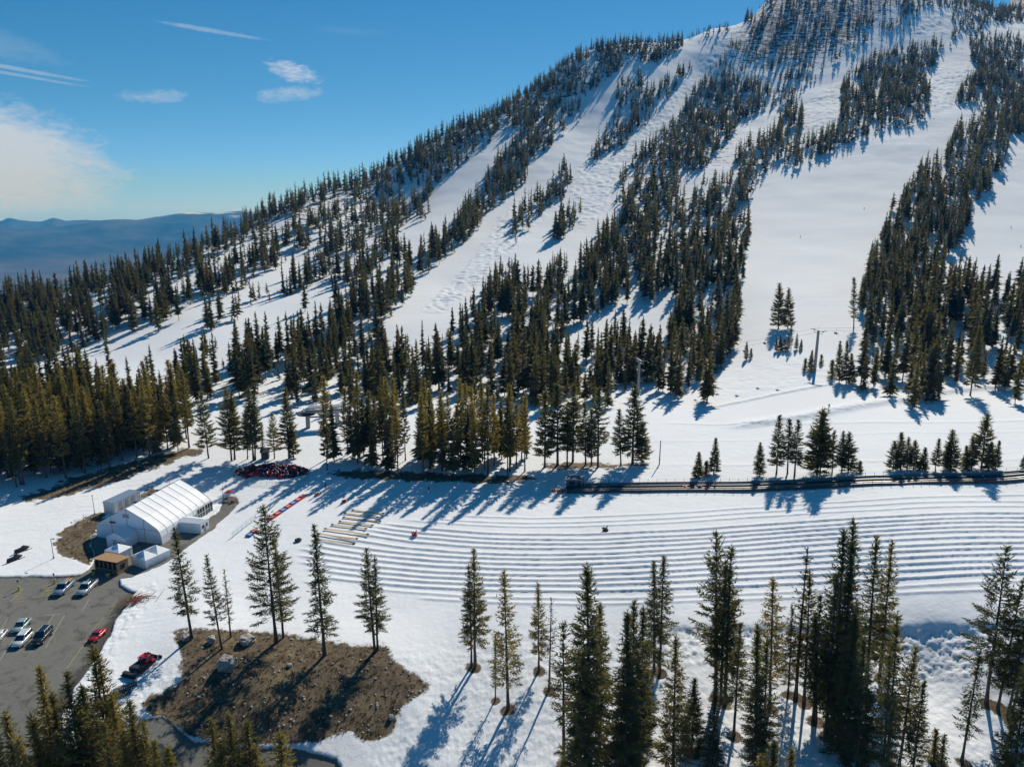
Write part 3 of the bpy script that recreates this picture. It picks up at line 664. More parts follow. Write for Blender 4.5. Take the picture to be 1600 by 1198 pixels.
# ------------------------------------------------------------------ conifers
def soup(name, T, mats, mi=None):
    T = np.asarray(T, np.float32); n = len(T)
    return np_mesh(name, T.reshape(-1, 3), np.arange(3 * n).reshape(n, 3), mats, False, mi)
def conifer(seed, H, base, R, gap=.5, per=5, droop=-.25, curl=.3, tuft=.5, dens=1.0, power=.8, miss=.12, low=.5, bare=0.0, dead_low=True):
    """tapered trunk mesh and a crown of whorled branches carrying needle sprays"""
    q = np.random.default_rng(seed)
    # trunk
    nk, ns = 12, 8; r0 = .0085 * H + .035; bend = q.normal(0, .006, 2) * H
    def axis(z): t = z / H; return np.array([bend[0] * t * t, bend[1] * t * t, z])
    tv = []
    for k in range(nk + 1):
        z = H * k / nk * .985; c = axis(z); rr = r0 * (1 - k / nk) ** .85 + .012 + (.35 * r0 if k == 0 else 0)
        for i in range(ns):
            a = 2 * math.pi * i / ns; w = 1 + .12 * q.normal()
            tv.append((c[0] + rr * w * math.cos(a), c[1] + rr * w * math.sin(a), z - (.5 if k == 0 else 0)))
    tf = [(k * ns + i, k * ns + (i + 1) % ns, (k + 1) * ns + (i + 1) % ns, (k + 1) * ns + i) for k in range(nk) for i in range(ns)]
    trunk = np_mesh('trunk', tv, tf, [M_BARK], True)
    tris = []; mi = []
    zb = base * H; z = zb
    # stubs of dead branches on the bare stem
    if dead_low and base > .12:
        for _ in range(int(10 + 30 * base)):
            zz = q.uniform(.25 * zb, zb * 1.1); a = q.uniform(0, 6.283); L = q.uniform(.3, 1.1) * R * .35
            c = axis(zz); d = np.array([math.cos(a), math.sin(a), q.uniform(-.4, .1)]); e = c + d * L
            tris.append([c + (0, 0, .03), c - (0, 0, .03), e]); mi.append(1)
    az0 = q.uniform(0, 6.283)
    big = q.uniform(.8, 1.15, 24)
    while z < H * .985:
        t = (z - zb) / (H - zb)
        prof = (1 - t) ** power * min(1.0, low + (1 - low) * t * 4.5) * R * (.86 + .14 * big[int(t * 23)])
        n = per if t < .85 else max(3, per - 1)
        az0 += q.uniform(.4, 1.0)
        for i in range(n):
            if q.random() < miss: continue
            a = az0 + 2 * math.pi * i / n + q.normal(0, .25)
            L = prof * q.uniform(.62, 1.12) + .10
            el = droop * (1 - t) + .75 * t ** 1.5 + q.normal(0, .10)
            dh = np.array([math.cos(a), math.sin(a), 0]); sd = np.array([-math.sin(a), math.cos(a), 0])
            c = axis(z + q.normal(0, .12)); cu = curl * q.uniform(.5, 1.3)
            def pt(s): return c + dh * L * s + np.array([0, 0, L * (el * s + cu * s * s)])
            # twig
            p0, p1, p2 = pt(0), pt(.5), pt(1); w = .02 + .012 * L
            up = np.array([0, 0, w])
            tris += [[p0 + up, p0 - up, p1], [p0 + sd * w, p0 - sd * w, p1], [p1 + up * .7, p1 - up * .7, p2]]; mi += [1, 1, 1]
            if q.random() < bare: continue
            ns_ = max(2, int(L / .30 * dens))
            S_ = np.linspace(.34 if L > .9 else .12, 1.0, ns_)
            for s in S_:
                p = pt(s); wid = .26 * L * (1.05 - s) * (s ** .5) + .06
                for k, off in enumerate((0, 1, -1) if L * (1 - s) > .22 else (0,)):
                    pp = p + sd * off * wid * q.uniform(.6, 1.25) + np.array([0, 0, q.normal(0, .05)])
                    out = dh * .75 + sd * off * .65 + np.array([0, 0, .12 + el * .5])
                    m = 4 if dens >= 1 else 3
                    D = out + q.normal(0, .42, (m, 3)); D /= np.linalg.norm(D, axis=1)[:, None]
                    ln = tuft * q.uniform(.6, 1.25, (m, 1)); B = np.cross(D, q.normal(0, 1, (m, 3))); B /= np.linalg.norm(B, axis=1)[:, None]
                    hw = .145 * tuft
                    st = pp - D * ln * .25
                    for j in range(m):
                        tris.append([st[j] + B[j] * hw, st[j] - B[j] * hw, st[j] + D[j] * ln[j] * 1.25]); mi.append(0)
        z += gap * q.uniform(.75, 1.25) * (1 - .35 * t)
    # leader
    for _ in range(14):
        zz = q.uniform(.95, 1.0) * H; a = q.uniform(0, 6.283); d = np.array([math.cos(a) * .5, math.sin(a) * .5, 1.0]); d /= np.linalg.norm(d)
        c = axis(zz); s = np.cross(d, q.normal(0, 1, 3)); s /= np.linalg.norm(s)
        tris.append([c + s * .06, c - s * .06, c + d * q.uniform(.25, .5)]); mi.append(0)
    return trunk, np.array(tris), np.array(mi)
STYLES = {
 'pine': [dict(H=20, base=.24, R=2.9, gap=.74, per=5, droop=-.24, curl=.30, dens=.85, miss=.22, low=.72, power=.95)] * 3,
 'pine2': [dict(H=21, base=.18, R=3.1, gap=.70, per=5, droop=-.30, curl=.30, dens=.88, miss=.18, low=.70, power=.95)] * 3,
 'pine3': [dict(H=20, base=.30, R=2.9, gap=.74, per=5, droop=-.20, curl=.30, dens=.85, miss=.24, low=.70, power=.9)] * 3,
 'wide': [dict(H=21, base=.20, R=4.0, gap=.80, per=5, droop=-.26, curl=.36, dens=.80, miss=.25, low=.75, power=.80)] * 2,
 'wideb': [dict(H=14, base=.10, R=3.0, gap=.60, per=5, droop=-.22, curl=.30, dens=.90, miss=.16, low=.8, power=.9)] * 3,
 'fir': [dict(H=22, base=.10, R=2.9, gap=.62, per=6, droop=-.34, curl=.22, dens=.88, miss=.18, low=.8, power=.95)] * 3,
 'fir2': [dict(H=22, base=.08, R=3.2, gap=.68, per=6, droop=-.28, curl=.26, dens=.88, miss=.24, low=.75, power=.9)] * 3,
 'fir3': [dict(H=16, base=.05, R=2.7, gap=.55, per=6, droop=-.25, curl=.25, dens=.92, miss=.15, low=.85, power=.9)] * 2,
 'thin': [dict(H=17, base=.22, R=1.35, gap=.62, per=4, droop=-.15, curl=.25, dens=.9, miss=.30, low=.7, tuft=.42)] * 2,
 'thin2': [dict(H=19, base=.22, R=1.8, gap=.62, per=5, droop=-.2, curl=.25, dens=.9, miss=.25, low=.7, tuft=.45)] * 2,
 'bare': [dict(H=19, base=.28, R=2.1, gap=.60, per=5, droop=-.1, curl=.35, dens=.85, miss=.25, low=.6, bare=.55, tuft=.36)] * 1,
 'sap': [dict(H=5, base=.03, R=1.1, gap=.30, per=5, droop=-.1, curl=.35, dens=1.1, miss=.12, low=.85, tuft=.34)] * 1,
 'sap2': [dict(H=5, base=.03, R=1.3, gap=.32, per=5, droop=-.05, curl=.35, dens=1.1, miss=.15, low=.9, tuft=.34)] * 1,
}
PROTO = {}
_sd = 100
for st, variants in STYLES.items():
    PROTO[st] = []
    for kw in variants:
        tr, T, mi = conifer(_sd, **kw); _sd += 1
        PROTO[st].append((tr, soup('crown', T, [M_DRY if st == 'bare' else M_NEEDLE, M_TWIG], mi), kw['H']))

MID = {}
for st, variants in STYLES.items():
    MID[st] = []
    for kw in variants:
        k2 = dict(kw); k2['tuft'] = kw.get('tuft', .5) * 1.5; k2['dens'] = kw['dens'] * .95; k2['miss'] = kw['miss'] * .6
        tr, T, mi = conifer(_sd, **k2); _sd += 1
        MID[st].append((tr, soup('crown', T, [M_DRY if st == 'bare' else M_NEEDLE, M_TWIG], mi), kw['H']))
def own_tree(st):
    global _sd
    k2 = dict(dict(power=.8, low=.5, curl=.3, droop=-.25), **STYLES[st][0]); q = np.random.default_rng(_sd + 5000)
    for a, lo, hi in (('R', .88, 1.15), ('gap', .85, 1.2), ('droop', .5, 1.6), ('curl', .6, 1.35), ('miss', .7, 1.7), ('base', .6, 1.3), ('low', .8, 1.1), ('power', .88, 1.15), ('dens', .9, 1.08)): k2[a] *= q.uniform(lo, hi)
    k2['gap'] *= .83; k2['per'] += 1
    tr, T, mi = conifer(_sd, **k2); _sd += 1
    return tr, soup('crown', T, [M_DRY if st == 'bare' else M_NEEDLE, M_TWIG], mi), k2['H']

# ------------------------------------------------------------------ where the forest grows: outlines of tree stands and of open pistes, as seen
STANDS = [
 ([(-80,-200),(1700,-200),(1700,640),(-80,640)], 0.37),
 ([(-80,480),(0,472),(150,445),(300,385),(400,340),(560,275),(605,300),(520,345),(450,385),(380,440),(300,485),(150,540),(60,600),(-80,640)], 0.65),
 ([(560,285),(800,150),(900,75),(1000,55),(1070,55),(1010,100),(950,125),(906,160),(905,187),(842,242),(780,210),(740,245),(690,285),(600,312)], 0.60),
 ([(820,201),(839,193),(865,214),(863,225),(843,240),(824,255),(824,278),(805,297),(779,319),(762,330),(747,353),(732,358),(728,340),(745,315),(760,278),(770,259),(779,244),(801,221)], 1.00),
 ([(700,312),(745,298),(735,350),(720,385),(670,430),(610,480),(560,528),(480,540),(440,540),(500,485),(540,440),(580,410),(630,385),(660,362)], 0.82),
 ([(880,261),(892,281),(880,311),(862,319),(845,340),(828,347),(801,370),(805,330),(830,319),(848,298),(863,280)], 1.00),
 ([(828,278),(871,255),(873,262),(830,284)], 0.43),
 ([(905,325),(907,338),(895,355),(875,372),(860,372),(868,350),(885,333)], 0.99),
 ([(1085,103),(1075,98),(1030,135),(990,180),(945,205),(922,235),(928,252),(960,235),(985,212),(1015,180),(1042,150),(1070,118)], 1.00),
 ([(1000,112),(1005,128),(985,150),(972,162),(960,150),(968,130)], 1.00),
 ([(1118,70),(1140,62),(1200,100),(1240,155),(1200,172),(1157,190),(1150,205),(1130,232),(1100,265),(1080,270),(1067,282),(1058,305),(1010,315),(985,345),(960,350),(962,315),(966,289),(971,263),(985,255),(990,235),(1009,221),(1026,206),(1039,195),(1063,174),(1071,150),(1100,120)], 0.71),
 ([(1157,255),(1187,225),(1195,240),(1190,262),(1180,285),(1170,310),(1163,380),(1158,420),(1150,460),(1080,430),(1000,420),(930,400),(965,355),(1010,315),(1050,312),(1090,300),(1135,275)], 0.65),
 ([(860,400),(905,395),(940,400),(1000,420),(1160,440),(1158,480),(1150,500),(1150,548),(1125,577),(1096,588),(1057,598),(1019,608),(977,622),(915,622),(863,628),(786,638),(677,638),(640,598),(620,548),(720,498),(750,458),(790,408),(840,432)], 0.85),
 ([(300,540),(380,528),(440,540),(520,530),(600,545),(640,596),(566,597),(535,607),(406,628),(330,605),(300,590)], 0.78),
 ([(60,600),(150,600),(235,600),(300,606),(300,640),(240,640)], 0.14),
 ([(1200,205),(1215,180),(1225,160),(1252,165),(1253,200),(1235,220),(1205,240),(1195,240)], 0.99),
 ([(1312,130),(1350,88),(1400,80),(1460,70),(1470,100),(1450,110),(1452,150),(1440,180),(1380,190),(1330,185),(1312,188)], 0.88),
 ([(1510,70),(1700,55),(1700,210),(1580,215),(1545,180),(1530,170),(1490,165),(1500,130),(1520,112)], 0.88),
 ([(1535,178),(1700,165),(1700,215),(1580,214),(1570,240),(1560,290),(1545,302),(1530,314),(1500,382),(1470,414),(1466,430),(1470,545),(1440,582),(1400,548),(1360,592),(1352,500),(1345,430),(1362,387),(1377,355),(1387,322),(1410,300),(1425,280),(1440,250),(1478,236),(1482,218),(1496,190)], 0.97),
 ([(1467,430),(1700,420),(1700,575),(1560,562),(1530,562),(1500,542),(1475,522)], 0.71),
 ([(1352,575),(1365,570),(1370,594),(1354,596)], 0.85), ([(1455,560),(1470,556),(1472,580),(1456,582)], 0.99), ([(1500,560),(1545,556),(1545,570),(1502,572)], 0.71),
 ([(1237,264),(1242,240),(1275,205),(1320,185),(1380,175),(1372,206),(1310,232),(1262,252)], 0.71),
 ([(1120,62),(1200,-40),(1430,-60),(1430,50),(1360,52),(1340,80),(1290,100),(1240,155),(1130,120)], 0.30),
 ([(1495,15),(1700,-60),(1700,45),(1540,45)], 0.64),
]
OPEN = [
 [(400,376),(462,338),(510,316),(552,302),(555,312),(512,327),(464,351),(402,388),(320,434),(236,478),(230,468),(316,424)],
 [(225,532),(285,500),(330,472),(336,482),(288,512),(228,542)], [(500,462),(560,440),(625,420),(628,432),(560,455),(505,476)],
 [(565,328),(530,345),(490,365),(450,393),(415,425),(380,440),(330,470),(300,485),(310,495),(360,475),(410,455),(450,432),(490,405),(525,378),(560,345)],
 [(380,500),(440,470),(480,450),(510,435),(520,450),(500,480),(530,487),(470,522),(440,532),(400,525),(350,530),(300,562),(260,585),(150,594),(60,602),(50,588),(150,545),(180,560),(225,530),(300,512),(350,520)],
 [(783,208),(762,229),(743,242),(719,266),(690,288),(670,340),(622,375),(640,388),(700,366),(737,300),(756,285),(762,268),(775,248),(788,231),(801,217),(822,200)],
 [(1000,88),(955,120),(943,133),(908,157),(907,187),(877,219),(864,230),(843,245),(826,258),(825,280),(805,300),(780,322),(762,340),(735,375),(690,410),(660,450),(600,515),(613,540),(716,496),(747,458),(780,410),(798,378),(803,330),(830,317),(848,296),(863,278),(882,258),(920,250),(922,235),(945,205),(958,160),(965,130),(1000,108)],
 [(1120,55),(1145,50),(1140,68),(1100,120),(1071,152),(1063,174),(1039,196),(1026,207),(1009,222),(990,236),(985,256),(971,264),(966,290),(962,316),(972,332),(938,345),(905,395),(865,400),(838,428),(790,404),(815,372),(845,342),(862,321),(882,312),(894,281),(884,262),(930,254),(960,237),(985,214),(1015,182),(1042,152),(1072,120),(1087,104),(1078,97),(1020,135),(1006,128),(1002,110),(1062,75),(1068,62)],
 [(1199,174),(1240,158),(1275,125),(1300,100),(1340,82),(1360,65),(1363,52),(1425,50),(1440,12),(1487,12),(1487,60),(1430,64),(1380,78),(1360,80),(1330,102),(1312,130),(1310,188),(1254,215),(1250,164),(1222,160),(1213,180),(1199,205),(1182,214),(1167,220),(1150,231),(1142,263),(1133,270),(1112,278),(1103,266),(1090,293),(1080,298),(1058,304),(1067,281),(1080,270),(1099,265),(1129,231),(1150,204),(1157,188)],
 [(1465,92),(1480,88),(1500,55),(1512,52),(1515,92),(1527,105),(1502,130),(1487,165),(1532,172),(1535,180),(1495,190),(1480,218),(1477,235),(1440,250),(1425,280),(1408,300),(1386,322),(1376,355),(1361,387),(1348,412),(1343,450),(1345,520),(1340,640),(1120,640),(1128,578),(1150,548),(1152,500),(1160,470),(1161,420),(1169,380),(1173,310),(1187,280),(1202,266),(1247,262),(1305,234),(1360,213),(1420,196),(1452,186),(1452,150),(1455,112)],
 [(1537,42),(1700,28),(1700,48),(1540,52)],
 [(1545,302),(1562,290),(1573,240),(1580,214),(1700,214),(1700,420),(1480,420),(1470,412),(1500,380),(1530,312)],
 [(995,485),(1020,470),(1058,445),(1052,480),(1040,520),(1010,532),(985,520)],
 [(860,530),(915,508),(990,470),(1000,485),(930,525),(880,538)],
]
STRIPS = [  # narrow rows of trees that stand between the pistes
 ([(820,205),(840,197),(866,218),(864,229),(844,244),(826,258),(824,282),(806,300),(780,322),(763,333),(748,355),(732,362),(726,345),(744,322),(758,290),(770,268),(780,250),(801,228)], .95),
 ([(881,268),(893,286),(881,314),(863,322),(846,343),(828,350),(801,374),(803,340),(830,325),(848,306),(863,290)], .95),
 ([(905,330),(908,341),(895,358),(875,376),(859,376),(867,357),(885,339)], .85),
 ([(1085,100),(1087,106),(1072,121),(1044,154),(1017,184),(987,216),(960,239),(929,256),(922,246),(944,216),(986,186),(1028,142),(1072,108)], .80),
 ([(1000,116),(1006,130),(988,152),(974,165),(958,160),(964,138)], .85), ([(1066,64),(1068,74),(1035,98),(1010,108),(1000,100),(1030,78)], .6),
 ([(1206,212),(1216,185),(1226,166),(1253,170),(1254,204),(1236,224),(1206,244),(1196,246)], .9),
 ([(1160,256),(1187,232),(1196,244),(1191,264),(1180,288),(1166,290)], .7),
 ([(1237,266),(1244,246),(1276,214),(1300,208),(1312,226),(1262,256)], .6), ([(1330,200),(1380,186),(1374,208),(1332,220)], .6),
 ([(470,478),(492,468),(498,488),(478,502),(462,498)], .9), ([(555,455),(640,415),(690,380),(720,350),(732,362),(700,398),(640,445),(585,478),(556,476)], .7),
 ([(440,395),(500,362),(540,340),(560,350),(520,378),(470,405)], .5), ([(300,470),(380,430),(440,402),(450,412),(390,446),(310,486)], .5),
]
LOWER = [   # stands on the flat at the mountain's foot: outline, share of plots with a tree, mean height, style set, where
 ([(-120,790),(60,756),(150,736),(240,716),(306,701),(296,672),(200,668),(100,672),(0,680),(-120,680)], .95, 22.5, ('pine3', 'pine', 'pine3', 'pine2', 'pine3', 'fir2'), 'in the forest behind the tent road'),
 ([(-120,690),(40,690),(70,640),(40,600),(-120,600)], .5, 20, ('pine2', 'fir', 'fir2'), 'in the forest behind the tent road'),
 ([(506,738),(560,729),(620,746),(720,749),(836,742),(838,716),(770,706),(640,704),(560,704),(512,708)], .82, 22.5, ('pine3', 'pine', 'pine3', 'pine3', 'pine2'), 'in the middle stand above the lanes'),
]
KEEP_OUT = [(1273, 577), (997, 618)]
def scatter():
    out = []
    # far and middle slopes
    g = 5.2
    n_ = int(2250 * 1700 / g / g); x = rng.uniform(-900, 1350, n_); y = rng.uniform(215, 1915, n_)
    z = base_h(x, y); px, py = project(x, y, z)
    k = (px > -70) & (px < 1670) & (py > -70) & (py < 640); x, y, z, px, py = (a[k] for a in (x, y, z, px, py))
    # nearest ground per column hides what lies behind the crest
    ridge_px = np.arange(-80, 1681, 20.0); rd = []
    for c in ridge_px:
        Y = np.linspace(200, 2200, 500); X = np.zeros_like(Y); Z = base_h(X, Y)
        for _ in range(3): X = (c - CX) / FPX * (Y * CP - (Z - CAMZ) * SP); Z = base_h(X, Y)
        pp = project(X, Y, Z)[1]; rd.append(Y[pp.argmin()])
    k = y < np.interp(px, ridge_px, rd) + 14; x, y, z, px, py = (a[k] for a in (x, y, z, px, py))
    n1 = 4 * fbm(x, y, 30.0, 3, 301)
    d = np.zeros(len(x)); Hk = np.where(y < 1100, 20.5, 19.0) * rng.uniform(.5, 1.22, len(x)) * np.where(rng.random(len(x)) < .14, .5, 1.0); hp = FPX * Hk / y
    for pg, v in STANDS: d = np.where(inpoly(px + n1, py + .7 * n1, pg), v, d)
    for ip, pg in enumerate(OPEN):
        for f in ((0, .2) if ip < 5 else (0, .3, .55)): d = np.where(inpoly(px + .35 * n1, py + .25 * n1 - f * hp, pg), .0, d)
    for pg, v in STRIPS: d = np.where(inpoly(px + .6 * n1, py + .5 * n1, pg), v, d)
    clump = np.clip(1 + 2.2 * fbm(x, y, 34.0, 3, 305) + .9 * fbm(x, y, 11.0, 2, 309), .06, 2.1)
    cl2 = np.clip(.78 + 1.5 * fbm(x, y, 24.0, 3, 311) + .8 * fbm(x, y, 9.0, 2, 313), .10, 1.25)
    d = np.where(d > .62, .90 * d * cl2, .92 * d * clump) * np.where(y > 900, .72, np.where(y > 600, .82, .92))
    sm = softpoly(px, py, [(1120,75),(1200,-60),(1440,-60),(1435,55),(1340,85),(1240,158),(1130,125)], 20)
    d = d * (1 - sm + sm * np.clip(.60 + 2.4 * pnoise(px / 26.0, py / 13.0, 331) + 1.2 * pnoise(px / 9.0, py / 6.0, 333), .02, 2.6))
    st = pnoise((.6 * px + .8 * py) / 20.0, (.8 * px - .6 * py) / 150.0, 321) + .5 * pnoise((.6 * px + .8 * py) / 9.0, (.8 * px - .6 * py) / 60.0, 323)
    lf = smooth(820, 640, px) * smooth(.93, .78, y / np.interp(px, ridge_px, rd))
    d = d * (1 - lf + lf * np.clip(1.0 + 1.35 * st, .07, 1.6))
    u = rng.random(len(x)); k = (u < d) & (py > -40) & ((py < 642))
    for i in np.nonzero(k)[0]:
        if any(abs(px[i] - a) < 16 and abs(py[i] - b) < 16 for a, b in KEEP_OUT): continue
        Y = y[i]
        H = float(Hk[i])
        if py[i] < 90 and px[i] > 1120: H *= rng.uniform(.35, 1.2)
        if Y > .985 * np.interp(px[i], ridge_px, rd) and px[i] < 1160: H *= .62
        out.append(dict(p=np.array([x[i], y[i], z[i]]), H=H, px=px[i], py=py[i]))
    lo = []
    g = 4.0
    x, y = np.meshgrid(np.arange(-190, 60, g), np.arange(170, 330, g)); x = x.ravel() + rng.uniform(-.5, .5, x.size) * g; y = y.ravel() + rng.uniform(-.5, .5, y.size) * g
    z = base_h(x, y); px, py = project(x, y, z); u = rng.random(len(x))
    for pg, v, H, sty, where in LOWER:
        for i in np.nonzero(inpoly(px, py, pg) & (u < v))[0]:
            lo.append(dict(p=np.array([x[i], y[i], z[i]]), H=H * rng.uniform(.72, 1.15), px=px[i], py=py[i], style=sty[rng.integers(len(sty))], where=where))
    return out, lo
WOOD, LOW = scatter()
for t in WOOD:
    t['style'] = ('fir', 'pine2', 'fir2', 'pine3', 'fir3')[rng.integers(5)] if t['p'][1] < 420 else 'fir'
    x = t['px']
    t['where'] = ('in the lower left forest' if x < 300 else 'at the foot of the left pistes' if x < 640 else 'at the foot of the mountain, centre' if x < 900 else
                  'left of the broad piste' if x < 1170 else 'right of the broad piste')
LOWID = {id(t) for t in LOW}
CAND = TREES + LOW + WOOD
for t in CAND: t['size'] = t['H'] / t['p'][1]
CAND.sort(key=lambda t: (not t.get('must', False), -t['size']))
N_TREES = 298
SOLO, MASS = CAND[:N_TREES], CAND[N_TREES:]
ORD = ['first', 'second', 'third', 'fourth', 'fifth', 'sixth', 'seventh', 'eighth', 'ninth', 'tenth', 'eleventh', 'twelfth', 'thirteenth', 'fourteenth', 'fifteenth', 'sixteenth', 'seventeenth', 'eighteenth', 'nineteenth']
def ordinal(n):
    if n < 19: return ORD[n]
    n += 1; t = ['', '', 'twenty', 'thirty', 'forty', 'fifty', 'sixty', 'seventy', 'eighty', 'ninety'][n // 10]
    return (t[:-1] + 'ieth') if n % 10 == 0 else t + '-' + ORD[n % 10 - 1]
LOOK = {'pine': 'open-crowned pine', 'pine2': 'dark full pine', 'pine3': 'bare-stemmed pine', 'wide': 'broad ragged pine', 'wideb': 'broad low-branched pine', 'fir': 'dense dark fir', 'fir2': 'dense ragged fir',
        'fir3': 'short dense fir', 'thin': 'thin sparse pine', 'thin2': 'slim pine', 'bare': 'half-dead grey pine', 'sap': 'small sapling', 'sap2': 'small bushy sapling'}
zones = {}
for t in SOLO:
    zones.setdefault((t['where'], LOOK[t['style']]), []).append(t)
xs = np.array([t['p'][0] for t in CAND]); ys = np.array([t['p'][1] for t in CAND])
zs = ground(xs, ys)
for t, z in zip(CAND, zs): t['z'] = float(z)
for (where, look), ts in zones.items():
    ts.sort(key=lambda t: project(t['p'][0], t['p'][1], t['z'])[0])
    for i, t in enumerate(ts):
        near = where in (MOUND, SLOPE) or where.startswith('in the close'); v = MID[t['style']]; tr, cr, H0 = own_tree(t['style']) if near else v[int(rng.integers(len(v)))]
        s = t['H'] / H0
        w = s * float(rng.uniform(.92, 1.1)) if t['style'][:3] != 'sap' else s
        if s < .8: w = s ** .8 * (1.0 if t['style'] in ('wideb', 'fir', 'fir2', 'fir3') else .9)
        w *= {LIFTROW: 1.3, ISLE: 1.0, CLUMP: 1.1, MOUND: 1.06, SLOPE: .97, LOWER[0][4]: .88, LOWER[2][4]: .84, 'in the close cluster along the bottom edge': 1.15}.get(where, 1.1)
        o = empty('pine_tree' if 'pine' in look else 'sapling' if 'sap' in look else 'fir_tree', (t['p'][0], t['p'][1], t['z'] - .05), float(rng.uniform(0, 6.28)), (w, w, s))
        if t.get('lean'):
            o.rotation_euler = (mathutils.Matrix.Rotation(max(-.12, min(.12, t['lean'])), 3, 'Y') @ mathutils.Matrix.Rotation(o.rotation_euler[2], 3, 'Z')).to_euler()
        link('trunk', tr, o); c = link('crown', cr, o)
        if t['style'] != 'bare' and (id(t) in LOWID or where.startswith('in the close') or (where in (SLOPE, CLUMP) and rng.random() < .3)):
            c.material_slots[0].link = 'OBJECT'; c.material_slots[0].material = M_OLIVE
        tag(o, ('%s %s from the left %s' % (ordinal(i), look, where)) if len(ts) > 1 else 'only %s %s' % (look, where), 'tree', 'trees ' + where)

# everything farther up is one wood
def far_template(seed, R, base, n, fine=1.0):
    q = np.random.default_rng(seed); T = []; b = q.normal(0, .01, 2)
    w = .012
    for k in range(3):
        a0, a1 = 2.094 * k, 2.094 * (k + 1)
        T.append([(w * math.cos(a0), w * math.sin(a0), -.03), (w * math.cos(a1), w * math.sin(a1), -.03), (0, 0, .9)])
    nt = len(T)
    for i in range(n):
        t = (i + q.random()) / n; z = base + (1 - base) * t
        prof = R * (1 - t) ** .85 * min(1, .65 + 2.2 * t) * q.uniform(.5, 1.2) * (.75 + .25 * math.sin(seed + 9 * t + 3 * math.sin(17 * t))) + .008
        a = q.uniform(0, 6.283); d = np.array([math.cos(a), math.sin(a), 0]); s = np.array([-math.sin(a), math.cos(a), 0])
        el = -.35 + .9 * t; c = np.array([b[0] * z, b[1] * z, z])
        tip = c + d * prof + np.array([0, 0, prof * el]); ww = (prof * q.uniform(.30, .5) + .004) * fine; hh = (.014 + .02 * (1 - t)) * fine
        m_ = c + d * prof * .45 + np.array([0, 0, prof * el * .3])
        T.append([m_ + s * ww, m_ - s * ww, tip]); T.append([m_ + s * ww * .6 + (0, 0, hh), m_ - s * ww * .6 - (0, 0, hh * .6), c + d * prof * .1])
        T.append([c + (0, 0, hh), c - (0, 0, hh) , tip])
    return np.array(T), nt
def build_wood():
    RR, BB = (.235, .27, .21, .29, .25, .19), (.10, .16, .05, .2, .12, .07)
    tm = [far_template(500 + i, RR[i % 6], BB[i % 6], 64) for i in range(12)]
    tf = [far_template(600 + i, RR[i % 6] * .95, BB[i % 6], 230, .62) for i in range(12)]
    VV, TT, MI = [], [], []
    for t in MASS:
        T, nt = (tf if t['size'] > .036 else tm)[int(rng.integers(12))]; H = t['H']; a = rng.uniform(0, 6.283); k = H * (1.0 + .25 * (H < 10)) * rng.uniform(.78, 1.25)
        c, s = math.cos(a) * k, math.sin(a) * k
        q = T.reshape(-1, 3); v = np.stack([q[:, 0] * c - q[:, 1] * s + t['p'][0], q[:, 0] * s + q[:, 1] * c + t['p'][1], q[:, 2] * H + t['z']], -1)
        VV.append(v); TT.append(np.full(len(v), rng.random())); mi = np.zeros(len(T), int); mi[:nt] = 1; MI.append(mi)
    V = np.concatenate(VV); me = np_mesh('forest', V, np.arange(len(V)).reshape(-1, 3), [M_NEEDLE_FAR, M_BARK], False, np.concatenate(MI))
    a = me.attributes.new('tone', 'FLOAT', 'POINT'); a.data.foreach_set('value', np.concatenate(TT).astype(np.float32))
    tag(link('forest', me), 'dark conifer forest in bands between the pistes up the whole mountainside', 'forest', kind='stuff')
build_wood()

# ------------------------------------------------------------------ things people made
C_ = lambda *a, **k: mat(*a, **k)
M_TENT = C_('white_tent_fabric', (.80, .82, .85), .5, var=.05, scale=.6, spec=.3)
M_SEAM = C_('grey_seam', (.33, .35, .38), .6)
M_FRAME = C_('aluminium', (.55, .57, .60), .4, .7, var=.08)
M_GLASS = C_('dark_glass', (.025, .035, .045), .08, var=.2, spec=.7)
M_BLACK = C_('black_rubber', (.018, .018, .02), .7)
M_DARK = C_('dark_steel', (.045, .048, .055), .5, .3)
M_GREY = C_('grey_steel', (.30, .31, .32), .5, .4, scale=1.5)
M_GALV = C_('galvanised_steel', (.42, .44, .46), .45, .5, scale=1.5)
M_WOOD = C_('light_timber', (.36, .23, .12), .75, var=.3, scale=2.5)
M_DWOOD = C_('weathered_timber', (.16, .11, .075), .85, var=.35, scale=2.5)
M_RED = C_('red_vinyl', (.50, .018, .022), .42, var=.1)
M_BLUE = C_('blue_vinyl', (.03, .11, .36), .42, var=.1)
M_NAVY = C_('navy_vinyl', (.020, .022, .060), .42, var=.2)
M_PURP = C_('purple_vinyl', (.075, .035, .085), .42, var=.2)
M_ORANGE = C_('orange_vinyl', (.75, .17, .03), .45, var=.1)
M_WHITE = C_('white_paint', (.75, .76, .76), .4, var=.05)
M_YELLOW = C_('yellow_paint', (.62, .50, .06), .55, var=.15)
M_YGREEN = C_('yellow_green_plastic', (.42, .45, .05), .5)
M_TEAL = C_('teal_netting', (.30, .52, .52), .7)
M_LINE = C_('worn_line_paint', (.34, .33, .29), .8, var=.3, scale=6)
M_YLINE = C_('worn_yellow_paint', (.36, .30, .09), .8, var=.4, scale=6)
M_BELT = C_('conveyor_belt', (.028, .030, .033), .42, var=.2, scale=1.5, spec=.5)
M_STONE = C_('granite', (.34, .32, .29), .9, var=.35, scale=1.8, bump=.6)
M_SKIN = C_('skin', (.45, .28, .20), .6)
M_LAMP = C_('lamp_lens', (.7, .7, .65), .2, var=.02)
M_TAIL = C_('tail_lamp', (.35, .01, .01), .25, var=.05)
M_MAT = C_('tan_board', (.50, .35, .19), .75, var=.2, scale=2)

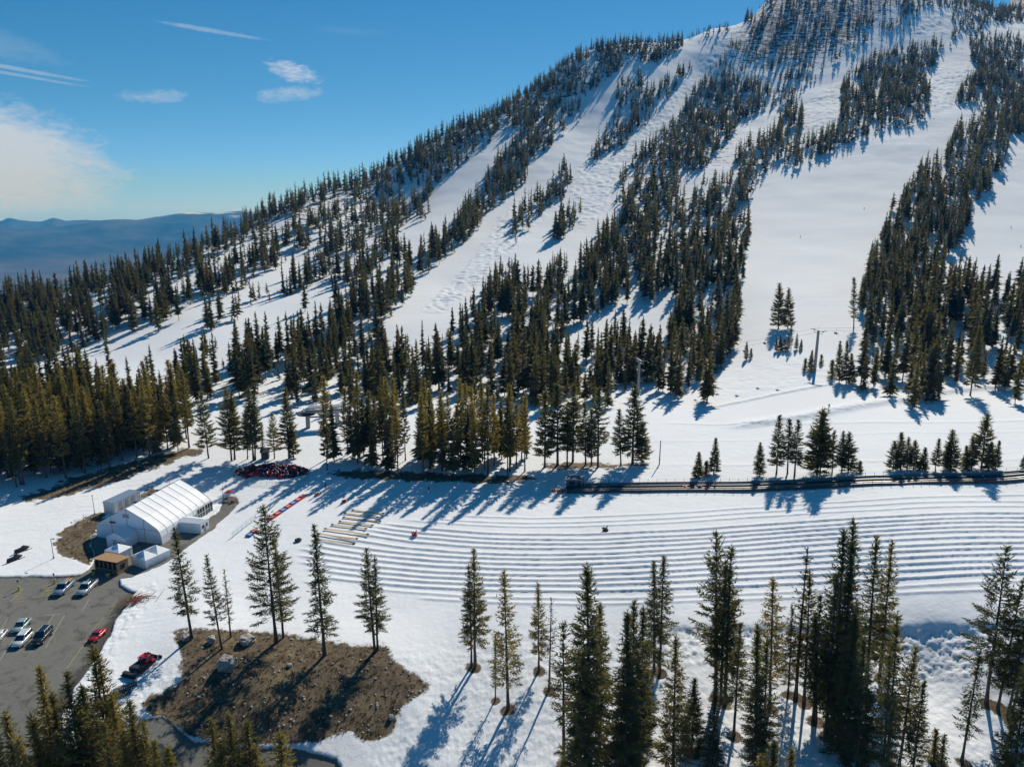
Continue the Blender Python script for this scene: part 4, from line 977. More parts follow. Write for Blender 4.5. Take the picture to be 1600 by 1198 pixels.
def ang(p, q): return math.atan2(q[1] - p[1], q[0] - p[0])
def pole(name, foot, h, r, m, parent, lean=(0, 0)):
    return MB().tube((foot[0], foot[1], foot[2] - .3), (foot[0] + lean[0], foot[1] + lean[1], foot[2] + h), r, r * .8).build(name, m, parent)

# --- the big event tent
def build_tent():
    A, B, Cn = at(146, 841), at(254, 850), at(340, 798)
    W, L = 17.6, 19.6
    rz = math.radians(-12.5)
    o3 = np.array([B[0] - W * math.cos(rz), B[1] - W * math.sin(rz), min(A[2], B[2])])
    t = empty('event_tent', o3, rz)
    tag(t, 'large white gabled event tent with porch beside the parking lot', 'tent')
    EV, AP = 3.3, 8.0
    def prof(k=0.0):
        return [(0, 0), (0, EV * .55), (.12, EV * .86), (.55, EV * 1.08), (W * .25, EV + (AP - EV) * .54), (W / 2, AP), (W * .75, EV + (AP - EV) * .54), (W - 1.25, EV * 1.17), (W - .5, EV * .92), (W - .14, EV * .55), (W, 0)]
    P = prof()
    bays = 8; rf = MB(); ny = bays * 4
    ring = []
    for j in range(ny + 1):
        y = L * j / ny; s = math.sin(math.pi * (j % 4) / 4) if j % 4 else 0
        ring.append([(x + (.015 * s if x < W / 2 else -.015 * s), y, z - (.045 * s if 3 <= i <= 7 else 0)) for i, (x, z) in enumerate(P)])
    n = len(P)
    for j in range(ny):
        for i in range(n - 1):
            rf.add([ring[j][i], ring[j][i + 1], ring[j + 1][i + 1], ring[j + 1][i]], [(0, 1, 2, 3)])
    rf.build('roof', [M_TENT], t)
    for k in range(bays + 1):
        sm = MB(); y = L * k / bays
        sm.path([(x * 1.0, y, z + .03) for x, z in P[1:-1]], .035, 5); sm.build('roof_seam', M_SEAM, t)
    for y, nm in ((-.02, 'gable_wall'), (L + .02, 'gable_wall')):
        g = MB(); g.add([(x, y, z - .03) for x, z in P], [tuple(range(n)) if y > 1 else tuple(range(n - 1, -1, -1))])
        for xx in (W * .25, W * .5, W * .75):
            zz = np.interp(xx, [p[0] for p in P], [p[1] for p in P]); g.box((xx, y - .03 * (1 if y < 1 else -1), zz / 2), (.12, .06, zz - .2), mi=1)
        w = g.build(nm, [M_TENT, M_SEAM], t)
        if y < 1: MB().box((W * .27, -.10, 4.3), (1.5, .08, .45)).build('vent_opening', M_DARK, w); MB().box((W * .49, -.10, 6.2), (1.6, .1, .8)).build('vent_hood', M_GREY, w)
    # curtain hem along the eaves of the front
    MB().box((W / 2, -.09, 3.32), (W - 1.2, .1, .10)).build('front_beam', M_FRAME, t)
    # front porch
    pw = MB(); px0, px1, yy, ez, rzg = W * .36, W * .64, -4.2, 2.7, 3.9; pm = (px0 + px1) / 2
    pw.add([(px0, yy, 0), (px1, yy, 0), (px1, yy, ez), (pm, yy, rzg), (px0, yy, ez)], [(0, 1, 2, 3, 4)])
    pw.add([(px0, yy, 0), (px0, -.1, 0), (px0, -.1, ez), (px0, yy, ez)], [(3, 2, 1, 0)]); pw.add([(px1, yy, 0), (px1, -.1, 0), (px1, -.1, ez), (px1, yy, ez)], [(0, 1, 2, 3)])
    pw.add([(px0 - .15, yy - .15, ez - .05), (pm, yy - .15, rzg + .04), (pm, -.1, rzg + .04), (px0 - .15, -.1, ez - .05)], [(0, 1, 2, 3)]); pw.add([(px1 + .15, yy - .15, ez - .05), (pm, yy - .15, rzg + .04), (pm, -.1, rzg + .04), (px1 + .15, -.1, ez - .05)], [(3, 2, 1, 0)])
    p = pw.build('entry_porch', M_TENT, t)
    MB().box((pm - .3, yy - .05, 1.05), (1.0, .06, 2.1)).build('door', M_FRAME, p); MB().box((pm + .75, yy - .05, 1.4), (.5, .06, .6)).build('window', M_GLASS, p)
    # side porch on the sunny side, with two small windows at its end
    sx0, sx1, sy0, sy1, sz = W - .2, W + 5.6, 6.6, 9.8, 2.75
    sp = MB().box(((sx0 + sx1) / 2, (sy0 + sy1) / 2, sz / 2), (sx1 - sx0, sy1 - sy0, sz))
    sp.add([(sx0, sy0 - .1, sz), (sx1 + .1, sy0 - .1, sz), (sx1 + .1, (sy0 + sy1) / 2, sz + .6), (sx0, (sy0 + sy1) / 2, sz + .6), (sx1 + .1, sy1 + .1, sz), (sx0, sy1 + .1, sz)], [(0, 1, 2, 3), (3, 2, 4, 5), (1, 4, 2)])
    s_ = sp.build('side_porch', M_TENT, t)
    for yy2 in (7.5, 8.9): MB().box((sx1 + .03, yy2, 1.7), (.06, .8, .8)).build('window', M_GLASS, s_)
    MB().box((sx1 + .03, 8.2, .95), (.07, .55, 1.9)).build('door', M_FRAME, s_)
    # clear wall at the far end of the sunny side
    for k, y in enumerate((L - 6.6, L - 3.4)):
        w = MB().box((W + .12, y + 1.5, 1.75), (.10, 2.9, 2.5)).build('window', M_GLASS, t)
        fr = MB()
        for dy in (-1.5, -.5, .5, 1.5): fr.box((W + .20, y + 1.5 + dy, 1.7), (.08, .10, 2.7))
        for dz in (.45, 1.7, 3.05): fr.box((W + .20, y + 1.5, dz), (.07, 3.0, .10))
        fr.build('window_frame', M_WHITE, w)
    for y in (4.4, 9.2, 12.2):
        v = MB(); v.box((W / 2 - .8, y, AP - .25), (.9, .35, .4)); v.tube((W / 2 - 1.5, y + .5, AP - .6), (W / 2 - .2, y + .5, AP - .2), .06); v.build('roof_vent', M_DARK, t)
    MB().tube((W / 2, 15.5, AP - .3), (W / 2, 15.5, AP + 1.3), .05).build('flue', M_DARK, t)
build_tent()

# --- clad container behind the tent
def build_container():
    a, b, c = at(163, 801), at(180, 804), at(217, 786)
    rz = ang(a, b); W, L, H = 3.6, 8.6, 3.0
    t = empty('storage_container', a, rz); tag(t, 'pale corrugated storage container with bluish roof standing behind the white tent', 'container')
    m = MB(); n = 40
    for (x0, y0, x1, y1) in ((0, 0, W, 0), (W, 0, W, L), (W, L, 0, L), (0, L, 0, 0)):
        k = int(max(abs(x1 - x0), abs(y1 - y0)) / .18); nx, ny = (y1 - y0), -(x1 - x0); q = math.hypot(nx, ny); nx, ny = nx / q, ny / q
        pts = [(x0 + (x1 - x0) * i / k + nx * (.05 if i % 4 in (1, 2) else 0), y0 + (y1 - y0) * i / k + ny * (.05 if i % 4 in (1, 2) else 0)) for i in range(k + 1)]
        for p, q2 in zip(pts[:-1], pts[1:]): m.add([(*p, 0), (*q2, 0), (*q2, H), (*p, H)], [(0, 1, 2, 3)])
    m.build('wall', C_('corrugated_white', (.50, .52, .54), .5, .2, scale=1), t)
    MB().box((W / 2, L / 2, H + .06), (W + .14, L + .14, .12)).build('roof', C_('bluish_roof', (.22, .30, .42), .5, .2, scale=.8), t)
    for y in (2, 4, 6): MB().box((W + .10, y, 1.5), (.06, .9, 2.3)).build('panel', M_GREY, t)
    MB().box((W + .9, 3.6, .25), (1.2, 4.5, .25)).build('timber_step', M_WOOD, t)
build_container()

# --- timber kiosk and the two small canopies in front of the tent
def build_kiosk():
    a, b = at(149, 893), at(184, 899); rz = ang(a, b); W, D, H = 6.0, 3.0, 2.6
    t = empty('timber_kiosk', a, rz); tag(t, 'small timber kiosk with tan roof and open dark counter in front of the tent', 'kiosk')
    MB().box((W / 2, D, H / 2), (W, .1, H)).box((.05, D / 2, H / 2), (.1, D - .1, H)).box((W / 2, .12, .55), (W - .2, .1, 1.1)).build('wall', M_DWOOD, t)
    MB().box((W - .05, D / 2, H / 2), (.1, D - .1, H)).build('side_wall', M_WOOD, t)
    MB().box((W + .02, D / 2, 1.5), (.06, 1.2, 1.0)).build('side_window', M_DARK, t)
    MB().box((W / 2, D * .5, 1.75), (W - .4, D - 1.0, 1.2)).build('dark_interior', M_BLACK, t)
    for i in range(6): MB().box((.12 + (W - .24) * i / 5, .1, H / 2), (.14, .14, H)).build('post', M_WOOD, t)
    MB().box((W / 2, -.05, 1.14), (W, .45, .06)).build('counter', M_WOOD, t)
    r = MB(); r.prism([(-.3, H + .15), (W + .3, H + .15), (W + .3, H + .28), (-.3, H + .28)], -.5, D + .4); rr = r.build('roof', C_('tan_roof', (.33, .20, .10), .8, var=.25, scale=2), t)
    rr.rotation_euler = (math.radians(-6), 0, 0); rr.location = (0, 0, .25)
    MB().box((W * .45, -.02, .62), (1.0, .05, .8)).build('blue_banner', M_BLUE, t)
    for x, l in ((.6, 'left'), (W * .72, 'right')):
        c = MB(); w = np.array([x, -1.0])
        p = a[:2] + np.array([w[0] * math.cos(rz) - w[1] * math.sin(rz), w[0] * math.sin(rz) + w[1] * math.cos(rz)])
        q = empty('waste_bin', (p[0], p[1], gz(*p)), rz); tag(q, 'yellow-green bin at the %s end of the timber kiosk counter' % l, 'bin', 'bins at the kiosk')
        MB().tube((0, 0, 0), (0, 0, .95), .36, .42, 14).build('bin_body', M_YGREEN, q); MB().tube((0, 0, .95), (0, 0, 1.08), .45, .30, 14).build('lid', M_DARK, q)
build_kiosk()
def canopy(pa, pb, depth, H, label, peaks):
    a, b = at(*pa), at(*pb); rz = ang(a, b); W = float(np.hypot(*(b - a)[:2]))
    t = empty('canopy_tent', a, rz); tag(t, label, 'canopy')
    for x, y in ((0, 0), (W, 0), (W, depth), (0, depth)): MB().tube((x, y, -.1), (x, y, H), .04).build('pole', M_FRAME, t)
    r = MB(); n = peaks
    for k in range(n):
        y0, y1 = depth * k / n, depth * (k + 1) / n; ap = (W / 2, (y0 + y1) / 2, H + 1.25); o = .08
        base = [(-o, y0, H), (W + o, y0, H), (W + o, y1, H), (-o, y1, H)]
        for i in range(4):
            p, q = np.array(base[i]), np.array(base[(i + 1) % 4]); s = np.array(ap)
            m1, m2 = p + (s - p) * .5 - (0, 0, .16), q + (s - q) * .5 - (0, 0, .16)
            r.add([p, q, m2, m1, s], [(0, 1, 2, 3), (3, 2, 4)])
            r.add([p, q, q - (0, 0, .3), p - (0, 0, .3)], [(0, 3, 2, 1)])
    r.build('roof', M_TENT, t)
    w = MB()
    def drape(x0, y0, x1, y1):
        k = 14
        for i in range(k):
            f, g = i / k, (i + 1) / k; nx, ny = (y1 - y0), -(x1 - x0); q = math.hypot(nx, ny)
            d0, d1 = .07 * math.sin(i * 1.7), .07 * math.sin((i + 1) * 1.7)
            A = (x0 + (x1 - x0) * f + nx / q * d0, y0 + (y1 - y0) * f + ny / q * d0); B = (x0 + (x1 - x0) * g + nx / q * d1, y0 + (y1 - y0) * g + ny / q * d1)
            w.add([(*A, 0), (*B, 0), (*B, H - .1), (*A, H - .1)], [(0, 1, 2, 3)])
    drape(0, 0, W, 0); drape(0, 0, 0, depth); drape(W, 0, W, depth)
    w.build('side_wall', M_TENT, t)
canopy((206, 882), (228, 889), 6.2, 2.1, 'white canopy with two peaks and draped walls, right of the timber kiosk', 2)
canopy((165, 873), (187, 878), 3.6, 2.1, 'white single-peak canopy standing behind the timber kiosk', 1)

# --- lamp posts
for i, (fx, fy, ty, lab) in enumerate(((148, 803, 776, 'slender lamp post between the snow road and the pale container'), (84, 872, 841, 'slender lamp post at the edge of bare ground left of the tent'), (350, 789, 760, 'lamp post on the patio at the far end of the tent'))):
    p = at(fx, fy); h = top_z(p, fx, ty) - p[2]; t = empty('lamp_post', p, rng.uniform(0, 6)); tag(t, lab, 'lamp post', 'lamp posts round the tent')
    MB().tube((0, 0, -.2), (0, 0, h), .075, .055).build('pole', M_DARK, t); MB().tube((0, 0, h), (.7, 0, h + .05), .04).build('arm', M_DARK, t)
    hd = MB().box((.85, 0, h + .03), (.55, .25, .12)).build('lamp_head', M_DARK, t); MB().box((.85, 0, h - .04), (.4, .18, .03)).build('lens', M_LAMP, hd); MB().tube((0, 0, -.2), (0, 0, .35), .2, .18).build('base', M_GREY, t)

# --- patio at the far end of the tent
for i, (px, py, lab) in enumerate(((353, 784, 'brown picnic table on the patio, nearest the tent'), (366, 783, 'brown picnic table at the outer edge of the tent patio'))):
    p = at(px, py); t = empty('picnic_table', p, .4 + i); tag(t, lab, 'table', 'patio tables')
    MB().box((0, 0, .75), (1.9, .8, .06)).build('table_top', M_DWOOD, t)
    for s in (-1, 1): MB().box((0, s * .75, .45), (1.9, .3, .05)).build('bench', M_DWOOD, t); MB().box((s * .7, 0, .38), (.08, 1.5, .08)).tube((s * .7, -.6, 0), (s * .7, -.2, .75), .05).tube((s * .7, .6, 0), (s * .7, .2, .75), .05).build('leg', M_DWOOD, t)
p = at(357, 779); t = empty('patio_umbrella', p); tag(t, 'folded-out red umbrella tilted over the tent patio', 'umbrella')
MB().tube((0, 0, 0), (0, 0, 2.2), .03).build('pole', M_GREY, t)
u = MB(); apx = (.2, 0, 2.5); rim = [(.2 + 1.25 * math.cos(a) , 1.25 * math.sin(a), 2.0 + .25 * math.cos(a)) for a in [2 * math.pi * i / 8 for i in range(8)]]
u.add([apx] + rim, [(0, i + 1, (i + 1) % 8 + 1) for i in range(8)]); u.build('canopy', M_RED, t)

# --- cars
def paint(name, col): return mat(name, col, .28, .25, var=.04, scale=1, spec=.5, coat=.6)
def car(kind, m, label, nose, tail, scale=1.0, cargo=False):
    a, b = at(*nose), at(*tail); mid = (a + b) / 2; rz = ang(b, a)
    L, Wd = {'sedan': (4.6, 1.8), 'suv': (4.9, 1.95), 'pickup': (5.7, 2.0), 'coupe': (4.3, 1.8)}[kind]
    t = empty('parked_car' if kind != 'pickup' else 'pickup_truck', (mid[0], mid[1], gz(mid[0], mid[1])), rz, scale); tag(t, label, 'car' if kind != 'pickup' else 'pickup truck', 'vehicles in the parking lot')
    hw = Wd / 2; belt = {'sedan': .92, 'suv': 1.08, 'pickup': 1.10, 'coupe': .85}[kind]; top = {'sedan': 1.45, 'suv': 1.78, 'pickup': 1.85, 'coupe': 1.28}[kind]
    def ring(x, w, zl, zb): return [(x, -w * .90, zl), (x, -w, zl + .2), (x, -w, zb - .14), (x, -w * .90, zb), (x, w * .90, zb), (x, w, zb - .14), (x, w, zl + .2), (x, w * .90, zl)]
    st = [(-L / 2, .80, .42, belt - .22), (-L / 2 + .12, .93, .28, belt - .05), (-L / 2 + .6, 1.0, .26, belt), (0, 1.0, .24, belt), (L * .20, 1.0, .26, belt), (L * .36, .98, .26, belt - .08), (L / 2 - .12, .90, .28, belt - .20), (L / 2, .74, .40, belt - .32)]
    MB().loft([ring(x, hw * w, zl, zb) for x, w, zl, zb in st]).build('body', m, t, True, 0)
    x0, x1, x2, x3 = {'sedan': (-L * .42, -L * .24, L * .06, L * .24), 'suv': (-L * .485, -L * .42, L * .08, L * .24), 'pickup': (-L * .10, -L * .06, L * .12, L * .24), 'coupe': (-L * .40, -L * .16, L * .04, L * .22)}[kind]
    g = MB(); wb, wt = hw * .90, hw * .74
    lo = [(x0, -wb, belt - .02), (x3, -wb, belt - .02), (x3, wb, belt - .02), (x0, wb, belt - .02)]; hi = [(x1, -wt, top - .06), (x2, -wt, top - .06), (x2, wt, top - .06), (x1, wt, top - .06)]
    g.add(lo + hi, [(0, 1, 5, 4), (1, 2, 6, 5), (2, 3, 7, 6), (3, 0, 4, 7), (4, 5, 6, 7)]); cb = g.build('windows', M_GLASS, t)
    MB().box(((x1 + x2) / 2, 0, top - .03), (x2 - x1 + .12, wt * 2 + .08, .08), top=.92).build('roof', m, t, False, .02)
    pl = MB()
    for s in (-1, 1):
        for f in (0, .36, .68, 1.0):
            xa, xb = x0 + (x3 - x0) * f, x1 + (x2 - x1) * f
            pl.tube((xa, s * (wb + .01), belt - .02), (xb, s * (wt + .01), top - .05), .045, n=5)
    pl.build('pillars', m, t)
    for sx in (-1, 1):
        for sy in (-1, 1):
            c = (sx * L * .31, sy * (hw - .08), .34)
            w = MB().tube((c[0], c[1] - .11, c[2]), (c[0], c[1] + .11, c[2]), .34, n=16).build('wheel', M_BLACK, t); MB().tube((c[0], c[1] + sy * .09, c[2]), (c[0], c[1] + sy * .13, c[2]), .2, n=12).build('rim', M_FRAME, w)
    for s in (-1, 1):
        MB().box((L / 2 - .06, s * hw * .62, belt - .36), (.12, .36, .16)).build('headlight', M_LAMP, t); MB().box((-L / 2 + .03, s * hw * .72, belt - .28), (.1, .26, .26)).build('tail_light', M_TAIL, t)
        MB().box((L * .2, s * (hw + .09), belt + .06), (.14, .2, .14)).build('wing_mirror', m, t)
    MB().box((L / 2 - .02, 0, .48), (.1, Wd * .62, .2)).build('grille', M_DARK, t)
    if kind == 'suv':
        for s in (-1, 1): MB().tube((x1 + .2, s * wt * .86, top + .06), (x2 - .1, s * wt * .86, top + .06), .03).build('roof_rail', M_FRAME, t)
    if kind == 'pickup':
        MB().box((-L * .30, 0, belt + .01), (L * .34, Wd * .78, .05)).build('bed', M_DARK, t)
        for s in (-1, 1): MB().box((-L * .30, s * hw * .88, belt + .05), (L * .37, .10, .10)).build('bed_rail', m, t)
        if cargo: MB().box((-L * .33, 0, belt + .16), (L * .24, Wd * .66, .28)).build('load', M_WOOD, t)
    return t
P_SILVER, P_TEAL, P_WHITE, P_BLACK, P_RED, P_BLUE = paint('silver_paint', (.42, .46, .50)), paint('pale_teal_paint', (.33, .47, .48)), paint('white_car_paint', (.72, .74, .76)), paint('black_paint', (.02, .022, .028)), paint('red_paint', (.48, .012, .022)), paint('steel_blue_paint', (.23, .31, .38))
car('pickup', P_BLUE, 'steel-blue pickup truck with timber in its bed near the timber kiosk', (88, 934), (113, 910), cargo=True)
car('pickup', P_SILVER, 'silver pickup truck with empty dark bed nearest the timber kiosk', (124, 934), (149, 910))
car('sedan', P_TEAL, 'pale teal car parked behind the white and black cars', (22, 994), (46, 968))
car('suv', P_WHITE, 'white car parked close beside the black one', (23, 1016), (48, 990), .93)
car('suv', P_BLACK, 'large black car with roof rails between white car and stall line', (52, 1014), (80, 984))
car('sedan', P_WHITE, 'white car half cut off by the left edge of the picture', (-14, 1012), (9, 986), .95)
car('coupe', P_RED, 'bright red car parked against the snow bank', (140, 1008), (164, 984), .95)

# --- paint on the asphalt
def line(pts, w, name, m, dz=.014):
    P = [at(*p) for p in pts]; b = MB()
    for p, q in zip(P[:-1], P[1:]):
        n = max(1, int(np.hypot(*(q - p)[:2]) / .6)); d = (q - p)[:2]; d = d / np.hypot(*d); s = np.array([-d[1], d[0]]) * w / 2
        for i in range(n):
            a, c = p + (q - p) * i / n, p + (q - p) * (i + 1) / n
            vs = [(*(a[:2] + s), 0), (*(a[:2] - s), 0), (*(c[:2] - s), 0), (*(c[:2] + s), 0)]
            b.add([(x, y, gz(x, y) + dz) for x, y, _ in vs], [(0, 3, 2, 1)])
    o = b.build(name, m); tag(o, kind='structure')
for k, (p, q) in enumerate((((101, 960), (71, 1012)), ((84, 960), (62, 996)), ((12, 966), (-8, 1000)), ((50, 964), (36, 986)), ((20, 1000), (-6, 1040)), ((181, 945), (144, 984)), ((136, 1000), (104, 1044)), ((62, 962), (101, 958)), ((140, 935), (128, 955)))):
    line((p, q), .13, 'parking_line', M_LINE if k < 5 or k > 6 else M_YLINE)
for cx, cy in ((28, 930), (76, 921)):
    for i in range(5): line(((cx - 10 + i * 1.5, cy - 6 + i * 4), (cx + 6 + i * .6, cy - 8 + i * 4)), .16, 'parking_line', M_YLINE)
    line(((cx - 12, cy + 10), (cx + 8, cy - 10)), .13, 'parking_line', M_YLINE)
for fx, fy, lab in ((30, 922, 'signpost with yellow concrete base at the left of the parking lot'), (86, 911, 'signpost with yellow concrete base beside the steel-blue pickup truck')):
    p = at(fx, fy); t = empty('signpost', p); tag(t, lab, 'sign', 'parking signs')
    MB().tube((0, 0, -.1), (0, 0, 1.0), .2, .19, 14).build('base', M_YELLOW, t); MB().tube((0, 0, 1.0), (0, 0, 2.3), .035).build('post', M_GREY, t); MB().box((0, -.05, 2.1), (.34, .03, .46)).build('sign_plate', M_DARK, t)

# --- snow groomer, snowmobiles
def build_groomer():
    a, b = at(203, 1058), at(241, 1026); rz = ang(a, b); m = (a + b) / 2
    t = empty('snow_groomer', (m[0], m[1], gz(m[0], m[1]) + .02), rz, .68); tag(t, 'red snow groomer with wide front blade parked on the snow by the brown mound', 'snow groomer')
    for s in (-1, 1):
        tr = MB(); pr = [(-2.5, .42), (-2.2, .05), (2.1, .05), (2.7, .5), (2.45, .92), (-2.1, .92)]; tr.prism(pr, s * .75 if s > 0 else -1.85, 1.85 if s > 0 else -.75)
        for i in range(22): tr.box((-2.3 + .21 * i, s * 1.3, .02), (.06, 1.14, .07)); tr.box((-2.1 + .2 * i, s * 1.3, .95), (.06, 1.14, .07))
        tr.build('track', M_BLACK, t)
    MB().box((0, 0, .95), (4.6, 1.5, .5)).build('chassis', M_DARK, t)
    cab = MB(); cab.loft([[(x, -y, z) for x, y, z in ((.2, 1.2, 1.2), (2.3, 1.15, 1.2), (2.5, 1.1, 1.75), (.2, 1.2, 1.75))], [(x, y, z) for x, y, z in ((.2, 1.2, 1.2), (2.3, 1.15, 1.2), (2.5, 1.1, 1.75), (.2, 1.2, 1.75))]]); c = cab.build('cab', M_RED, t)
    gl = MB(); lo = [(.25, -1.15, 1.75), (2.45, -1.05, 1.75), (2.45, 1.05, 1.75), (.25, 1.15, 1.75)]; hi = [(.35, -1.05, 2.55), (1.85, -.95, 2.55), (1.85, .95, 2.55), (.35, 1.05, 2.55)]
    gl.add(lo + hi, [(0, 1, 5, 4), (1, 2, 6, 5), (2, 3, 7, 6), (3, 0, 4, 7)]); gl.build('window', M_GLASS, c)
    MB().box((1.1, 0, 2.62), (1.9, 2.2, .14), top=.9).build('cab_roof', M_RED, c, False, .03); MB().box((1.95, 0, 2.72), (.2, 1.6, .14)).build('light_bar', M_DARK, c)
    MB().box((-1.2, 0, 1.38), (2.6, 2.3, .30)).build('rear_deck', M_DARK, t)
    for s in (-1, 1): MB().box((2.0, s * 1.35, 1.15), (1.1, .9, .12)).build('fender', M_RED, t); MB().box((-1.0, s * 1.3, 1.12), (2.9, 1.0, .08)).build('fender', M_DARK, t)
    MB().tube((-.1, .9, 1.4), (-.1, .9, 2.9), .09).build('exhaust', M_DARK, t)
    bl = MB(); n = 8
    for s in (-1, 0, 1):
        x = 4.0 if s == 0 else 4.25; w = 2.6 if s == 0 else 1.2; y = 0 if s == 0 else s * 1.85
        pr = [(x - .25 * math.sin(math.pi * i / n), .05 + 1.15 * i / n) for i in range(n + 1)] + [(x - .12 - .25 * math.sin(math.pi * i / n), .05 + 1.15 * i / n) for i in range(n, -1, -1)]
        bl.prism(pr, y - w / 2, y + w / 2)
    bl.build('blade', M_DARK, t)
    MB().tube((2.3, -.7, .6), (3.8, -.7, .5), .1).tube((2.3, .7, .6), (3.8, .7, .5), .1).tube((2.4, 0, 1.0), (3.75, 0, .9), .08).build('blade_arm', M_DARK, t)
    MB().box((-3.7, 0, .55), (.9, 4.2, .5)).box((-4.4, 0, .2), (.8, 4.4, .12)).build('tiller', M_DARK, t); MB().tube((-2.3, 0, .9), (-3.5, 0, .7), .12).build('hitch', M_DARK, t)
build_groomer()
for i, (p, q, lab) in enumerate((((186, 1079), (212, 1068), 'upper dark steel drag bar on the shaded snow below the groomer'), ((180, 1090), (204, 1080), 'lower dark steel drag bar on the shaded snow below the groomer'))):
    a, b = at(*p), at(*q); m = (a + b) / 2; L = float(np.hypot(*(b - a)[:2])); t = empty('drag_bar', (m[0], m[1], gz(m[0], m[1])), ang(a, b)); tag(t, lab, 'grooming tool', 'grooming tools')
    MB().tube((-L / 2, 0, .45), (L / 2, 0, .45), .12).build('frame', M_DARK, t)
    c = MB()
    for k in range(9): c.box((-L / 2 + L * k / 8, -.25, .25), (.12, .6, .42))
    c.build('tines', M_DARK, t)
    for s in (-1, 1): MB().tube((s * L * .3, 0, .45), (s * L * .1, .9, .35), .07).build('arm', M_DARK, t)
for (n0, t0, lab) in (((9, 881), (36, 869), 'dark snowmobile nearer the parking lot of the two on the snow'), ((22, 866), (46, 856), 'dark snowmobile farther from the parking lot of the two on the snow')):
    a, b = at(*n0), at(*t0); m = (a + b) / 2; t = empty('snowmobile', (m[0], m[1], gz(m[0], m[1])), ang(a, b), 1.15); tag(t, lab, 'snowmobile', 'snowmobiles on the snow')
    MB().loft([[(x, -w, z0), (x, w, z0), (x, w * .7, z1), (x, -w * .7, z1)] for x, w, z0, z1 in ((-1.3, .25, .3, .55), (-.3, .3, .28, .65), (.5, .45, .28, .95), (1.1, .42, .3, .75), (1.5, .2, .35, .5))]).build('hull', M_BLACK, t, True)
    MB().box((-.7, 0, .72), (1.3, .36, .2)).build('seat', M_DARK, t, False, .05); MB().prism([(-1.5, .3), (-1.3, .02), (.3, .02), (.5, .3)], -.22, .22).build('track', M_BLACK, t)
    for s in (-1, 1): MB().box((1.15, s * .5, .05), (1.2, .16, .05)).tube((.9, s * .25, .4), (1.0, s * .5, .08), .03).build('ski', M_DARK, t)
    MB().add([(.65, -.3, .9), (.65, .3, .9), (.35, .25, 1.25), (.35, -.25, 1.25)], [(0, 1, 2, 3)]).build('windshield', M_GLASS, t); MB().tube((.1, -.4, 1.0), (.1, .4, 1.0), .025).build('handlebar', M_BLACK, t)

# --- snow tubes: the fenced heap, and single ones
def tube_mesh(name, m):
    b = MB().torus((0, 0, .17), .36, .185, 16, 8, sq=.9); n = 14
    b.add([(.30 * math.cos(2 * math.pi * i / n), .30 * math.sin(2 * math.pi * i / n), .09) for i in range(n)], [tuple(range(n))], 1)
    return b.mesh(name, [m, M_BLACK], True)
TUBES = {'navy': tube_mesh('snow_tube', M_NAVY), 'purple': tube_mesh('snow_tube', M_PURP), 'red': tube_mesh('snow_tube', M_RED), 'blue': tube_mesh('snow_tube', M_BLUE), 'black': tube_mesh('snow_tube', M_BLACK), 'orange': tube_mesh('snow_tube', M_ORANGE)}
def tube(colr, p, label, group, tilt=(0, 0), s=1.0):
    o = link('snow_tube', TUBES[colr]); o.location = tuple(p); o.rotation_euler = (tilt[0], tilt[1], rng.uniform(0, 6.28)); o.scale = (s,) * 3
    return tag(o, label, 'snow tube', group)
def heap():
    L, R, N, F = at(366, 740), at(482, 738), at(428, 724), at(428, 752)
    c = (L + R) / 2; ax = (R - L)[:2] / 2; ay = (N - F)[:2] / 2 * .62
    k = 0
    while k < 240:
        u, v = rng.uniform(-1, 1, 2); d = u * u + v * v
        if d > 1: continue
        x, y = c[:2] + ax * u + ay * v
        hmax = 1.55 * (1 - d) ** .6 * (1 + .35 * pnoise(np.array([x * .5]), np.array([y * .5]), 5)[0])
        z = gz(x, y) + rng.uniform(.0, 1.0) ** .5 * max(hmax, .05)
        red = pnoise(np.array([x * .35 + 9]), np.array([y * .35]), 7)[0]
        colr = 'red' if rng.random() < .16 + .5 * max(0, red) else rng.choice(['navy', 'navy', 'purple', 'black', 'blue'], p=[.3, .12, .28, .25, .05])
        tube(str(colr), (x, y, z), '%s snow tube in the fenced heap below the trees' % colr, '%s snow tubes in the fenced heap' % colr, tuple(rng.normal(0, .5, 2)), 1.35); k += 1
heap()
def fence(pts, h, name, label, cat, spacing=1.9, net=M_TEAL, postm=M_GREY, rows=6, pitch=.45, group=None, post_r=.035):
    P = [at(*p) for p in pts]; t = empty(name, P[0]); tag(t, label, cat, group); o = np.array(t.location)
    path = []
    for a, b in zip(P[:-1], P[1:]):
        n = max(1, int(np.hypot(*(b - a)[:2]) / pitch)); path += [a + (b - a) * i / n for i in range(n)]
    path.append(P[-1]); path = [np.array([p[0], p[1], gz(p[0], p[1])]) - o for p in path]
    step = max(1, int(round(spacing / pitch)))
    for p in path[::step][:99]: MB().tube(p - (0, 0, .3), p + (0, 0, h), post_r, n=6).build('post', postm, t)
    if net:
        b = MB()
        for a, c in zip(path[:-1], path[1:]):
            for k in range(rows): z = h * (.08 + .88 * k / (rows - 1)); b.tube(a + (0, 0, z), c + (0, 0, z), .014, n=3, caps=False)
            b.tube(a + (0, 0, .05 * h), a + (0, 0, .97 * h), .018, n=3, caps=False)
        b.build('net', net, t)
    return t
fence(((362, 738), (372, 750), (400, 757), (440, 759), (472, 752), (486, 740)), 1.3, 'net_fence', 'low net fence round the near side of the tube heap', 'fence', net=M_TEAL)
fence(((481, 746), (450, 770), (418, 800)), 1.5, 'net_fence', 'pale teal net fence running beside the red and blue mats', 'fence')
fence(((400, 811), (382, 825), (361, 842)), 1.5, 'net_fence', 'pale teal net fence nearest the tent, behind the tallest mound pine', 'fence')

